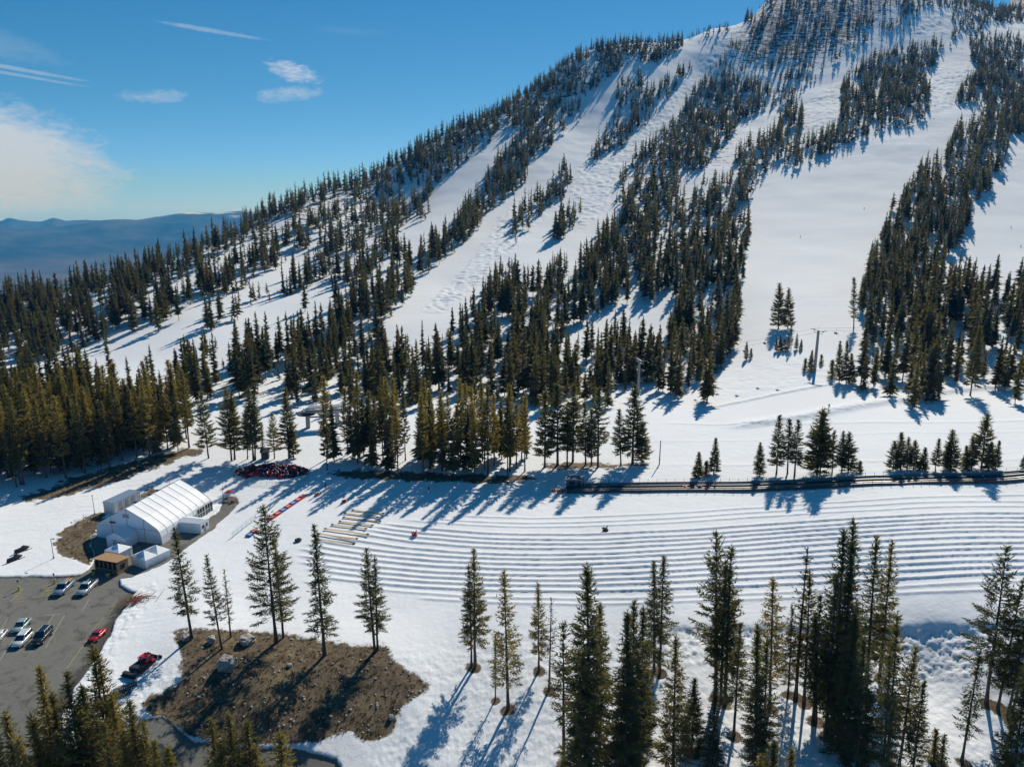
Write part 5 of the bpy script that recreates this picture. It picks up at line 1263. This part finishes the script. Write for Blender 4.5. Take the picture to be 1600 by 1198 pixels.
# --- crash mats and start boards of the tubing lanes
def run_of_mats(p, q, cols, w, label):
    a, b = at(*p), at(*q); d = (b - a) / len(cols); rz = ang(a, b); L = float(np.hypot(*d[:2]))
    for i, c in enumerate(cols):
        m = a + d * (i + .5); t = empty('crash_mat', (m[0], m[1], gz(m[0], m[1])), rz); tag(t, label % ('%s %s' % (ORD[i], {'r': 'red', 'b': 'blue'}[c])), 'mat', 'crash mats beside the lanes')
        M = {'r': M_RED, 'b': M_BLUE}[c]; MB().box((0, 0, .22), (L * .97, w, .44), top=.95).build('pad', M, t, False, .06)
        MB().box((0, -.12 * w, .445), (L * .55, w * .16, .012)).box((-L * .12, .14 * w, .445), (L * .3, w * .12, .012)).build('white_print', M_WHITE, t)
run_of_mats((421, 812), (477, 774), 'rrbrbrr', 1.5, '%s crash mat counted from the tent end of the row')
run_of_mats((387, 839), (400, 829), 'br', 1.5, '%s crash mat of the pair hidden behind the tallest mound pine')
BOARDS = [((553, 798), (597, 803)), ((541, 803), (588, 809)), ((539, 809.5), (592, 815.5)), ((533, 816), (580, 821.5)), ((521, 821), (570, 827)), ((510, 828), (573, 836.5)), ((499, 836), (556, 842.5)), ((498, 843), (551, 850))]
for i, (p, q) in enumerate(BOARDS):
    a, b = at(*p), at(*q); m = (a + b) / 2; L = float(np.hypot(*(b - a)[:2])); t = empty('start_board', (m[0], m[1], max(gz(a[0], a[1]), gz(b[0], b[1])) - .05), ang(a, b)); t.rotation_euler[1] = -math.atan2(b[2] - a[2], L)
    tag(t, '%s tan start board counted from the trees, at the lane ends' % ORD[i], 'board', 'start boards of the tubing lanes')
    MB().box((0, 0, .14), (L, .46, .06)).build('plank', M_MAT, t)
    for s in (-1, 1): MB().box((s * (L / 2 + .3), 0, .20), (.55, .5, .22)).build('end_pad', M_BLACK, t, False, .06)
MBx = at(492, 776); t = empty('lane_sign', MBx); tag(t, 'upright board sign beside an orange tube at the top of the mats', 'sign')
MB().tube((0, 0, -.2), (0, 0, 1.6), .05).build('post', M_DARK, t); MB().box((0, -.06, 1.3), (.5, .05, .9)).build('sign_plate', M_GREY, t)
tube('orange', at(496, 773) + (0, 0, .05), 'orange snow tube lying beside the board sign', 'loose snow tubes', s=1.3)
tube('black', at(466, 845) + (0, 0, .05), 'black snow tube alone on the snow left of the start boards', 'loose snow tubes', s=1.5)
tube('red', at(538, 784) + (0, 0, .05), 'red snow tube alone in the tree shade above the start boards', 'loose snow tubes', s=1.3)

# --- the covered-carpet lift: two belts between low rails, with a post fence on both sides
def conveyor():
    pts = [(888, 766.5), (1000, 765.5), (1100, 764.2), (1200, 762.2), (1300, 758.5), (1400, 754.5), (1500, 750.5), (1600, 746.5), (1740, 741)]
    P = [hit(*p) for p in pts]; seg = [P[0]]
    for a, b in zip(P[:-1], P[1:]):
        n = int(np.hypot(*(b - a)[:2]) / 2.0); seg += [a + (b - a) * (i + 1) / n for i in range(n)]
    seg = np.array(seg); seg[:, 2] = [gz(x, y) for x, y, _ in seg]; z = seg[:, 2].copy()
    for _ in range(4): z[1:-1] = (z[:-2] + z[1:-1] + z[2:]) / 3
    seg[:, 2] = z + .05
    t = empty('conveyor_lift', seg[0]); tag(t, 'long double conveyor lift with dark belts along the top of the tubing lanes', 'conveyor lift'); o = seg[0]
    d = np.gradient(seg[:, :2], axis=0); d /= np.hypot(d[:, 0], d[:, 1])[:, None]; nrm = np.stack([-d[:, 1], d[:, 0]], -1)
    def strip(name, off, w, z0, z1, m):
        b = MB(); rings = []
        for s, n in zip(seg, nrm):
            c = s - o
            rings.append([(c[0] + n[0] * (off + e), c[1] + n[1] * (off + e), c[2] + zz) for e, zz in ((-w / 2, z0), (w / 2, z0), (w / 2, z1), (-w / 2, z1))])
        b.loft(rings); b.build(name, m, t)
    strip('deck', 0, 5.0, -.4, .16, M_GREY)
    for off in (-1.45, 1.35): strip('belt', off, 1.15, .16, .24, M_BELT); strip('side_rail', off - .75, .16, .1, .55, M_DARK); strip('side_rail', off + .75, .16, .1, .42, M_GALV)
    strip('skirt', -2.55, .12, -.5, .62, M_DARK); strip('skirt', 2.55, .12, -.5, .75, M_GREY)
    for side, lab in ((3.3, 'thin post fence along the uphill side of the conveyor lift'), (-3.3, 'thin post fence along the downhill side of the conveyor lift')):
        f = empty('post_fence', seg[0]); tag(f, lab, 'fence', 'fences of the conveyor lift'); last = 0; prev = None; rope = MB(); k = 0
        for i in range(0, len(seg)):
            c = seg[i][:2] + nrm[i] * side; p = np.array([c[0], c[1], gz(c[0], c[1])]) - seg[0]
            if k < 98 and i % 1 == 0: MB().tube(p - (0, 0, .3), p + (0, 0, 1.35), .045, n=6).build('post', M_DARK, f); k += 1
            if prev is not None:
                for hh in (.5, .85, 1.2): rope.tube(prev + (0, 0, hh), p + (0, 0, hh), .012, n=3, caps=False)
            prev = p
        rope.build('rope', M_GREY, f)
conveyor()
def station():
    p = at(897, 763); t = empty('lift_hut', p, math.radians(-6)); tag(t, 'small operator hut in shade-darkened blue-grey at the lower end of the conveyor lift', 'hut')
    MB().box((0, 1.2, 1.2), (4.2, 2.2, 2.4)).build('wall', C_('shade_darkened_panel', (.09, .13, .19), .6, scale=1), t); MB().box((0, 1.2, 2.5), (4.8, 2.8, .14)).build('roof', M_GREY, t)  # blue-grey wall colour darkened to carry the shade over the hut
    MB().box((2.45, .2, 1.4), (.2, .2, 2.8)).build('post', M_DARK, t); MB().box((-.6, .08, 1.5), (1.4, .06, .8)).build('window', M_GLASS, t); MB().box((1.2, .08, 1.0), (.8, .06, 2.0)).build('door', M_DARK, t)
    q = at(884, 768); t = empty('belt_gate', q, math.radians(-6)); tag(t, 'dark loading frame over the start of the conveyor belts', 'gate')
    for s in (-1, 1): MB().tube((0, s * 1.6, -.2), (0, s * 1.6, 2.0), .07).build('post', M_DARK, t)
    MB().tube((0, -1.6, 2.0), (0, 1.6, 2.0), .07).build('crossbar', M_DARK, t); MB().box((.9, 0, .55), (1.2, 2.6, .8)).build('drive_box', M_BLACK, t)
station()
for (x, y, l) in ((866, 767, 'orange snow tube left alone before the conveyor start'), (874, 770, 'orange snow tube, left of the pair at the conveyor start'), (880, 768, 'orange snow tube, right of the pair at the conveyor start')): tube('orange', at(x, y) + (0, 0, .1), l, 'loose snow tubes', s=1.3)

# --- people
def person_mesh(pose, jacket, pants):
    J = {'pel': (0, 0, .95), 'wst': (0, 0, 1.10), 'cst': (0, 0, 1.32), 'nk': (0, 0, 1.48), 'hd': (0, .01, 1.58), 'top': (0, .01, 1.70),
         'hipL': (.10, 0, .90), 'hipR': (-.10, 0, .90), 'kL': (.12, .02, .50), 'kR': (-.12, .02, .50), 'aL': (.13, -.02, .09), 'aR': (-.13, -.02, .09), 'tL': (.14, .14, .04), 'tR': (-.14, .14, .04),
         'sL': (.18, 0, 1.40), 'sR': (-.18, 0, 1.40), 'eL': (.26, -.02, 1.14), 'eR': (-.26, -.02, 1.14), 'wL': (.27, .08, .92), 'wR': (-.27, .08, .92), 'fL': (.27, .12, .83), 'fR': (-.27, .12, .83)}
    if pose == 'walk': J.update(kL=(.11, .22, .52), aL=(.12, .24, .10), tL=(.12, .40, .06), kR=(-.11, -.05, .50), aR=(-.12, -.32, .14), tR=(-.12, -.20, .04), eL=(.25, -.16, 1.14), wL=(.25, -.18, .92), fL=(.25, -.16, .84), eR=(-.25, .12, 1.15), wR=(-.24, .28, 1.0), fR=(-.24, .33, .94))
    if pose == 'ski': J.update(pel=(0, -.14, .72), wst=(0, -.06, .85), cst=(0, .08, 1.02), nk=(0, .18, 1.15), hd=(0, .23, 1.24), top=(0, .24, 1.36), hipL=(.11, -.14, .68), hipR=(-.11, -.14, .68), kL=(.14, .16, .44), kR=(-.14, .16, .44), sL=(.19, .10, 1.08), sR=(-.19, .10, 1.08), eL=(.34, .16, .88), eR=(-.34, .16, .88), wL=(.32, .38, .86), wR=(-.32, .38, .86), fL=(.31, .46, .85), fR=(-.31, .46, .85))
    if pose == 'sit': J.update(pel=(0, -.1, .42), wst=(0, -.22, .54), cst=(0, -.34, .74), nk=(0, -.38, .90), hd=(0, -.38, 1.0), top=(0, -.38, 1.12), hipL=(.11, -.06, .42), hipR=(-.11, -.06, .42), kL=(.17, .36, .62), kR=(-.17, .36, .62), aL=(.18, .74, .42), aR=(-.18, .74, .42), tL=(.19, .84, .54), tR=(-.19, .84, .54), sL=(.19, -.34, .82), sR=(-.19, -.34, .82), eL=(.40, -.24, .62), eR=(-.40, -.24, .62), wL=(.45, -.02, .55), wR=(-.45, -.02, .55), fL=(.45, .07, .54), fR=(-.45, .07, .54))
    R = dict(pel=.15, wst=.14, cst=.165, nk=.065, hd=.10, top=.075, hipL=.10, hipR=.10, kL=.075, kR=.075, aL=.06, aR=.06, tL=.05, tR=.05, sL=.08, sR=.08, eL=.06, eR=.06, wL=.045, wR=.045, fL=.05, fR=.05)
    E = [('pel', 'wst'), ('wst', 'cst'), ('cst', 'nk'), ('nk', 'hd'), ('hd', 'top'), ('pel', 'hipL'), ('pel', 'hipR'), ('hipL', 'kL'), ('kL', 'aL'), ('aL', 'tL'), ('hipR', 'kR'), ('kR', 'aR'), ('aR', 'tR'), ('cst', 'sL'), ('cst', 'sR'), ('sL', 'eL'), ('eL', 'wL'), ('wL', 'fL'), ('sR', 'eR'), ('eR', 'wR'), ('wR', 'fR')]
    K = list(J); me = bpy.data.meshes.new('skeleton'); me.from_pydata([J[k] for k in K], [(K.index(a), K.index(b)) for a, b in E], [])
    o = bpy.data.objects.new('skeleton', me); COL.objects.link(o); o.modifiers.new('skin', 'SKIN')
    if not me.skin_vertices: me.attributes.new('skin', 'FLOAT', 'POINT')
    for i, k in enumerate(K): me.skin_vertices[0].data[i].radius = (R[k], R[k]); me.skin_vertices[0].data[i].use_root = (k == 'pel')
    s = o.modifiers.new('sub', 'SUBSURF'); s.levels = s.render_levels = 1
    dg = bpy.context.evaluated_depsgraph_get(); body = bpy.data.meshes.new_from_object(o.evaluated_get(dg)); body.name = 'body'
    bpy.data.objects.remove(o); bpy.data.meshes.remove(me)
    body.materials.clear()
    for m in (jacket, pants, M_SKIN, M_BLACK): body.materials.append(m)
    hd, pel = np.array(J['hd']), np.array(J['pel']); feet = [np.array(J[k]) for k in ('aL', 'aR', 'tL', 'tR')]; legs = [(np.array(J[a]), np.array(J[b])) for a, b in (('hipL', 'kL'), ('kL', 'aL'), ('hipR', 'kR'), ('kR', 'aR'))]; hands = [np.array(J[k]) for k in ('fL', 'fR')]
    for p in body.polygons:
        c = np.array(p.center)
        if np.linalg.norm(c - hd) < .16: p.material_index = 2
        elif min(np.linalg.norm(c - f) for f in feet) < .13 or min(np.linalg.norm(c - f) for f in hands) < .09: p.material_index = 3
        else:
            dl = min(np.linalg.norm(np.cross(b - a, c - a)) / np.linalg.norm(b - a) if 0 < (c - a) @ (b - a) < (b - a) @ (b - a) else 9 for a, b in legs)
            p.material_index = 1 if dl < .14 and c[2] < pel[2] + .3 else 0
        p.use_smooth = True
    return body, hd
def hue(name, c): return C_(name, c, .6, var=.08)
CLO = {'red': hue('red_cloth', (.40, .03, .03)), 'black': hue('black_cloth', (.02, .02, .024)), 'navy': hue('navy_cloth', (.03, .045, .11)), 'yellow': hue('yellow_cloth', (.60, .50, .05)), 'grey': hue('grey_cloth', (.16, .17, .18)), 'teal': hue('teal_cloth', (.05, .20, .22)), 'tan': hue('tan_cloth', (.25, .19, .12)), 'white': hue('white_cloth', (.6, .6, .6))}
def person(pose, jacket, pants, p, face, label, group, lift=0.0, skis=False):
    body, hd = person_mesh(pose, CLO[jacket], CLO[pants]); t = empty('person', (p[0], p[1], p[2] + lift), face, 1.05); tag(t, label, 'person', group)
    link('body', body, t); MB().ball((hd[0], hd[1] - .015, hd[2] + .055), (.125, .14, .12), 10, 6).build('helmet', CLO['black'] if jacket != 'black' else CLO['grey'], t, True)
    if skis:
        for s in (-1, 1):
            MB().box((s * .14, .05, .02), (.09, 1.65, .02)).box((s * .14, .92, .07), (.09, .16, .02)).build('ski', M_DARK, t); MB().tube((s * .31, .46, .86), (s * .45, .1, .05), .015).build('ski_pole', M_GREY, t)
    return t
SK = 'skiers on the slopes'
for (x, y, j, pn, f, l) in ((1250, 375, 'white', 'black', 2.6, 'skier in light jacket crouching on the middle of the broad piste'), (1350, 327, 'black', 'black', 3.4, 'dark-clothed skier high on the right of the broad piste'), (1580, 354, 'black', 'grey', 2.9, 'dark skier below the shaded trees at the right edge'), (1594, 390, 'navy', 'black', 3.3, 'dark skier lowest at the right edge of the picture'),
  (1364, 218, 'red', 'black', 2.8, 'skier near the top of the broad piste, left of two'), (1379, 213, 'navy', 'black', 3.0, 'skier near the top of the broad piste, middle one'), (1401, 208, 'black', 'black', 3.1, 'skier near the top of the broad piste, rightmost'), (1405, 580, 'navy', 'black', 2.2, 'skier crossing below the right forest, left one'), (1440, 586, 'black', 'black', 3.0, 'dark skier upright below the right forest'), (1426, 587, 'tan', 'grey', 2.4, 'skier in tan below the right forest, in the middle'),
  (1295, 639, 'black', 'black', 3.1, 'dark skier upright right of the lift tower shadow'), (1003, 243, 'red', 'black', 2.8, 'skier in red on the bumpy run in the centre'), (1271, 187, 'black', 'black', 2.9, 'skier on the narrow upper run right of centre'), (1300, 128, 'black', 'grey', 2.9, 'tiny skier on the highest narrow run')):
    p = at(x, y)
    if p is not None: person('ski' if 'upright' not in l else 'walk', j, pn, p, f, l, SK, skis=True)
person('walk', 'navy', 'black', at(509, 764), 1.2, 'person in navy walking up the shaded snow below the middle stand', 'people on the tubing hill')
person('walk', 'black', 'black', at(670, 769), -1.0, 'person in black standing in the tree shade above the lanes', 'people on the tubing hill')
for (x, y, c, j, f, l) in ((648, 838, 'red', 'red', 1.3, 'person in red sitting in a snow tube on the left of the lanes'), (946, 829, 'black', 'black', 1.4, 'person in black sitting in a dark snow tube in mid lanes')):
    p = at(x, y); person('sit', j, 'black', p, f, l, 'people on the tubing hill', .12); tube(c, p + (0, 0, .02), l.replace('person in %s sitting in a' % j, c + ' tube under the rider,') if False else '%s snow tube under the seated rider %s' % (c, 'on the left of the lanes' if c == 'red' else 'in mid lanes'), 'snow tubes in use', s=1.3)
for (x, y, j, l) in ((1078, 763, 'black', 'person in black riding the conveyor lift with red tubes'), (1117, 762, 'yellow', 'person in yellow jacket riding the conveyor lift')):
    p = at(x, y); person('walk', j, 'black', p, -1.5, l, 'people on the conveyor lift', .24)
for (x, y, c, l) in ((1070, 762, 'red', 'red snow tube towed on the conveyor, leftmost'), (1084, 762, 'red', 'red snow tube on the conveyor behind the person in black'), (1106, 762, 'red', 'red snow tube on the conveyor before the person in yellow'), (1093, 762.5, 'black', 'black snow tube on the conveyor between the two riders')): tube(c, at(x, y) + (0, 0, .28), l, 'snow tubes on the conveyor', s=1.25)

# --- chairlift
def tower(foot, h, yaw, label, m=M_GREY, r=.66, arm=3.5):
    t = empty('lift_tower', foot, yaw); tag(t, label, 'lift tower', 'chairlift towers')
    MB().tube((0, 0, -.5), (0, 0, h), r, r * .72, 12).build('pole', m, t)
    c = MB().box((0, 0, h - .1), (.32, arm * 2, .34)).box((0, 0, h - 1.1), (.26, arm * 1.5, .26)).build('crossarm', m, t)
    for s in (-1, 1):
        MB().box((0, s * arm, h + .12), (2.6, .22, .2)).build('sheave_train', M_DARK, t)
        MB().tube((0, s * arm * .6, h - 1.1), (0, s * arm, h - .1), .06).build('brace', m, t)
    MB().tube((-.4, 0, 1.5), (-.4, 0, h - 1.5), .04).build('ladder', M_DARK, t)
    MB().tube((0, 0, h), (0, 0, h + 1.5), .05).build('mast', m, t)
    return np.array([foot[0], foot[1], foot[2] + h + .25])
def chair_thing(p, yaw, label):
    t = empty('lift_chair', p, yaw); tag(t, label, 'chairlift chair', 'chairs on the lift')
    MB().path([(0, 0, 0), (0, .35, -1.0), (0, .3, -2.0)], .05).build('hanger', M_DARK, t); MB().box((0, 0, -2.45), (.5, 2.2, .10)).build('seat', M_DARK, t); MB().box((-.3, 0, -2.1), (.08, 2.2, .6)).build('backrest', M_DARK, t)
    for s in (-1, 1): MB().path([(-.3, s * 1.1, -1.9), (.3, s * 1.1, -2.1), (.25, s * 1.1, -2.9)], .03).build('side_bar', M_DARK, t)
def lift():
    f1, f2, f0 = at(1273, 577), at(997, 617), at(497, 667)
    h1 = top_z(f1, 1278, 516) - f1[2]; h2 = top_z(f2, 997, 562) - f2[2]
    dirn = (f1 - f2)[:2]; dirn /= np.hypot(*dirn); yaw = math.atan2(dirn[1], dirn[0])
    f3 = np.array([*(f1[:2] + dirn * 175), 0]); f3[2] = gz(f3[0], f3[1])
    nodes = [f0 + (0, 0, 6.0), tower(f2, h2, yaw, 'pale lift tower half hidden in the trees, centre'), tower(f1, h1, yaw, 'tall grey lift tower with double crossarm on the open piste'), tower(f3, 15, yaw, 'lift tower farthest right, behind the forest')]
    t = empty('ropeway', nodes[0]); tag(t, 'pair of thin lift cables running past the tall grey tower', 'cable'); o = nodes[0]
    side = np.array([-math.sin(yaw), math.cos(yaw), 0]); k = 0
    WHERE = ['near the bottom station', 'left of the tall tower', 'right of the tall tower']
    cnt = {}
    for s, nm in ((-1, 'near'), (1, 'far')):
        b = MB()
        for i, (a, c) in enumerate(zip(nodes[:-1], nodes[1:])):
            n = 14; L = np.linalg.norm(c - a); pts = [a + (c - a) * f + side * 3.2 * s - np.array([0, 0, .012 * L * 4 * f * (1 - f)]) for f in np.linspace(0, 1, n + 1)]
            b.path([p - o for p in pts], .03, 4)
            if i == 0: ff = (.55,)
            else: ff = (.12, .34, .56, .78) if s < 0 else (.06, .28, .5, .72)
            for f in ff:
                j = f * n; q = pts[int(j)] + (pts[min(n, int(j) + 1)] - pts[int(j)]) * (j - int(j)); cnt[(s, i)] = cnt.get((s, i), 0) + 1
                chair_thing(q, yaw, '%s empty chair from the left on the %s cable %s' % (ORD[cnt[(s, i)] - 1], nm, WHERE[i]))
        b.build('cable', M_DARK, t)
    t = empty('lift_station', f0, yaw); tag(t, 'grey bottom station frame of the chairlift on the snow behind the trees', 'lift station')
    for x in (-3.2, 6.5): MB().box((x, 0, 2.6), (1.3, 2.0, 5.4)).build('pillar', M_GREY, t)
    MB().box((2, 0, 5.5), (13, 2.4, .7)).build('machine_deck', M_GREY, t); MB().box((3, 0, 7.0), (12, 3.4, .35)).build('canopy', M_GREY, t); MB().tube((-3.6, 0, 4.7), (-3.6, 0, 5.0), 3.1, n=24).build('bullwheel', M_DARK, t); MB().box((2.5, 0, 3.6), (10, .4, .4)).build('beam', M_DARK, t)
lift()
def upper_lift():
    N = []
    for (x, y, hh, l) in ((1099, 55, 11, 'small lift tower lowest on the skyline, far up the mountain'), (1133, 46, 11, 'small lift tower in the middle of the skyline row'), (1169, 30, 15, 'small lift tower highest on the skyline')):
        p = next(q for q in (at(x, y + k) for k in range(0, 40, 2)) if q is not None); N.append(tower(p, hh, .3, l, M_DARK, .45, 3.0))
    t = empty('ropeway', N[0]); tag(t, 'thin lift cable along the skyline between the small towers', 'cable'); b = MB()
    for a, c in zip(N[:-1], N[1:]): b.path([a + (c - a) * f - N[0] - (0, 0, 6 * f * (1 - f)) for f in np.linspace(0, 1, 9)], .06, 4)
    b.build('cable', M_DARK, t)
upper_lift()

# --- small buildings among the trees, pole, debris, stones
def hut(px, py, w, d, h, rz, mw, mr, label):
    p = at(px, py); t = empty('small_hut', p, rz); tag(t, label, 'hut', 'huts among the trees')
    MB().box((0, 0, h / 2 - .2), (w, d, h + .4)).build('wall', mw, t)
    MB().loft([[(-w / 2 - .3, -d / 2 - .3, h), (w / 2 + .3, -d / 2 - .3, h), (w / 2 + .3, -d / 2 - .3, h + .12), (-w / 2 - .3, -d / 2 - .3, h + .12)], [(-w / 2 - .3, d / 2 + .3, h + .7), (w / 2 + .3, d / 2 + .3, h + .7), (w / 2 + .3, d / 2 + .3, h + .82), (-w / 2 - .3, d / 2 + .3, h + .82)]]).build('roof', mr, t)
    MB().box((w * .2, -d / 2 - .02, 1.0), (.9, .06, 2.0)).build('door', M_DARK, t); MB().box((-w * .22, -d / 2 - .02, 1.5), (1.0, .06, .7)).build('window', M_GLASS, t)
#hut(817, 746, 3.4, 2.6, 2.6, -.1, C_('slate_siding', (.17, .22, .28), .7, scale=1), M_GREY, 'small slate-blue hut at the right end of the middle stand')
#hut(572, 727, 8.0, 3.5, 2.6, -.12, C_('green_grey_siding', (.14, .18, .16), .7, scale=1), M_DWOOD, 'low grey-green hut with dull brown roof behind the middle stand')
hut(415, 716, 2.2, 2.0, 2.2, .2, M_DWOOD, M_DARK, 'little dark shed behind the tube heap')
p = at(1030, 726); t = empty('timber_pole', p); tag(t, 'bare brown timber pole standing right of the middle stand', 'pole'); h = top_z(p, 1031, 688) - p[2]
MB().tube((0, 0, -.4), (.1, 0, h), .16, .11, 10).build('shaft', M_DWOOD, t); MB().box((0, -.2, 1.6), (.4, .25, .6)).build('junction_box', M_GREY, t)
def debris():
    p = at(212, 940); t = empty('snow_fence_pile', p, .5); tag(t, 'heap of red slatted fencing and bamboo poles on the dirty snow bank', 'debris pile')
    q = np.random.default_rng(4)
    b = MB(); w = MB()
    for i in range(60): a = q.normal(.9, .25); c = q.normal(0, (1.0, .5), 2); l = q.uniform(1.0, 2.2); z = q.uniform(.1, .7); b.tube((c[0] - math.cos(a) * l / 2, c[1] - math.sin(a) * l / 2, z), (c[0] + math.cos(a) * l / 2, c[1] + math.sin(a) * l / 2, z + q.normal(0, .2)), .045, n=5)
    for i in range(26): a = q.normal(.7, .5); c = q.normal((1.4, .6), (1.6, 1.0), 2); l = q.uniform(2, 4); z = q.uniform(.2, .9); w.tube((c[0] - math.cos(a) * l / 2, c[1] - math.sin(a) * l / 2, z), (c[0] + math.cos(a) * l / 2, c[1] + math.sin(a) * l / 2, z + q.normal(0, .3)), .05, n=5)
    b.build('slatted_fencing', C_('faded_red', (.20, .035, .03), .8, var=.3), t); w.build('bamboo_poles', M_WOOD, t)
debris()
def boulder(px, py, w, h, label, seed, name='boulder'):
    p = at(px, py); q = np.random.default_rng(seed); b = MB(); n, m = 18, 11; V = []
    off = q.uniform(0, 50)
    for k in range(m + 1):
        a = math.pi * k / m
        for i in range(n):
            t = 2 * math.pi * i / n; d = np.array([math.sin(a) * math.cos(t), math.sin(a) * math.sin(t), -math.cos(a)])
            s = 1 + .28 * pnoise(np.array([d[0] * 1.3 + off]), np.array([d[1] * 1.3 + d[2] * 1.9]), seed)[0] + .12 * pnoise(np.array([d[0] * 3.1 + off]), np.array([d[1] * 3 - d[2] * 3.3]), seed + 3)[0]
            f = np.sign(d) * np.abs(d) ** .8; V.append((f[0] * s * w / 2, f[1] * s * w / 2.4, f[2] * s * h / 2 + h * .28))
    b.add(V, [(k * n + i, k * n + (i + 1) % n, (k + 1) * n + (i + 1) % n, (k + 1) * n + i) for k in range(m) for i in range(n)])
    o = b.build(name, M_STONE); o.location = tuple(p); o.rotation_euler = (0, 0, q.uniform(0, 6)); tag(o, label, 'boulder', 'boulders on the mound')
boulder(354, 1043, 3.3, 2.6, 'largest pale boulder, in the open on the brown mound', 11); boulder(387, 1003, 3.1, 1.7, 'pale boulder at the upper edge of the mound near the tallest pine', 12)
boulder(331, 1003, 1.6, 1.6, 'dark upright boulder between the two left mound pines', 13); boulder(291, 998, 1.8, 1.0, 'low grey boulder at the foot of the leftmost mound pine', 14); boulder(611, 1122, .9, .8, 'small pale stone alone on the right of the mound', 15); boulder(452, 1040, 1.0, .6, 'small stone beside the shadow of the tallest mound pine', 16)
def litter():
    """stones, tussocks and dry brush strewn over the bare soil"""
    q = np.random.default_rng(21); T = []; Tone = []
    st = []
    n = 0
    boxes = [((222, 985, 672, 1166), 2600), ((84, 802, 166, 886), 260), ((30, 700, 320, 784), 700), ((508, 728, 838, 756), 700)]
    PX, PY = [], []
    for (x0, y0, x1, y1), k in boxes: PX.append(q.uniform(x0, x1, k)); PY.append(q.uniform(y0, y1, k))
    PX, PY = np.concatenate(PX), np.concatenate(PY)
    ok = np.zeros(len(PX), bool)
    for pg in SOILS[:4]: ok |= inpoly(PX, PY, pg)
    PX, PY = PX[ok], PY[ok]; a, b, c = ray(PX, PY); Y = np.full(len(PX), 130.0)
    for _ in range(25): z = base_h(a * Y / b, Y); Y = .5 * Y + .5 * b * (z - CAMZ) / c
    X = a * Y / b; Z = ground(X, Y)
    for x, y, z in zip(X, Y, Z):
        if q.random() < .16:
            r = q.uniform(.07, .26); st.append((x, y, z, r))
        else:
            h = q.uniform(.12, .42); w = q.uniform(.10, .32)
            for _ in range(9):
                d = q.normal(0, 1, 3); d[2] = abs(d[2]) * .9 + .5; d /= np.linalg.norm(d); s = np.cross(d, q.normal(0, 1, 3)); s /= np.linalg.norm(s); p = np.array([x + q.normal(0, w * .5), y + q.normal(0, w * .5), z - .02])
                T.append([p + s * .05, p - s * .05, p + d * h * q.uniform(.6, 1.3)])
    me = soup('dry_brush', np.array(T), [foliage_mat('dry_grass', (.05, .040, .022, 1), (.20, .155, .085, 1), .3)]); tag(link('dry_brush', me), 'dry grass tussocks and low brush on the bare soil', 'brush', kind='stuff')
    b = MB()
    for x, y, z, r in st: b.ball((x, y, z + r * .2), (r * q.uniform(.7, 1.3), r * q.uniform(.7, 1.3), r * q.uniform(.5, .9)), 7, 4)
    o = b.build('loose_stones', M_STONE); tag(o, 'loose stones strewn over the bare soil', 'stones', kind='stuff')
litter()
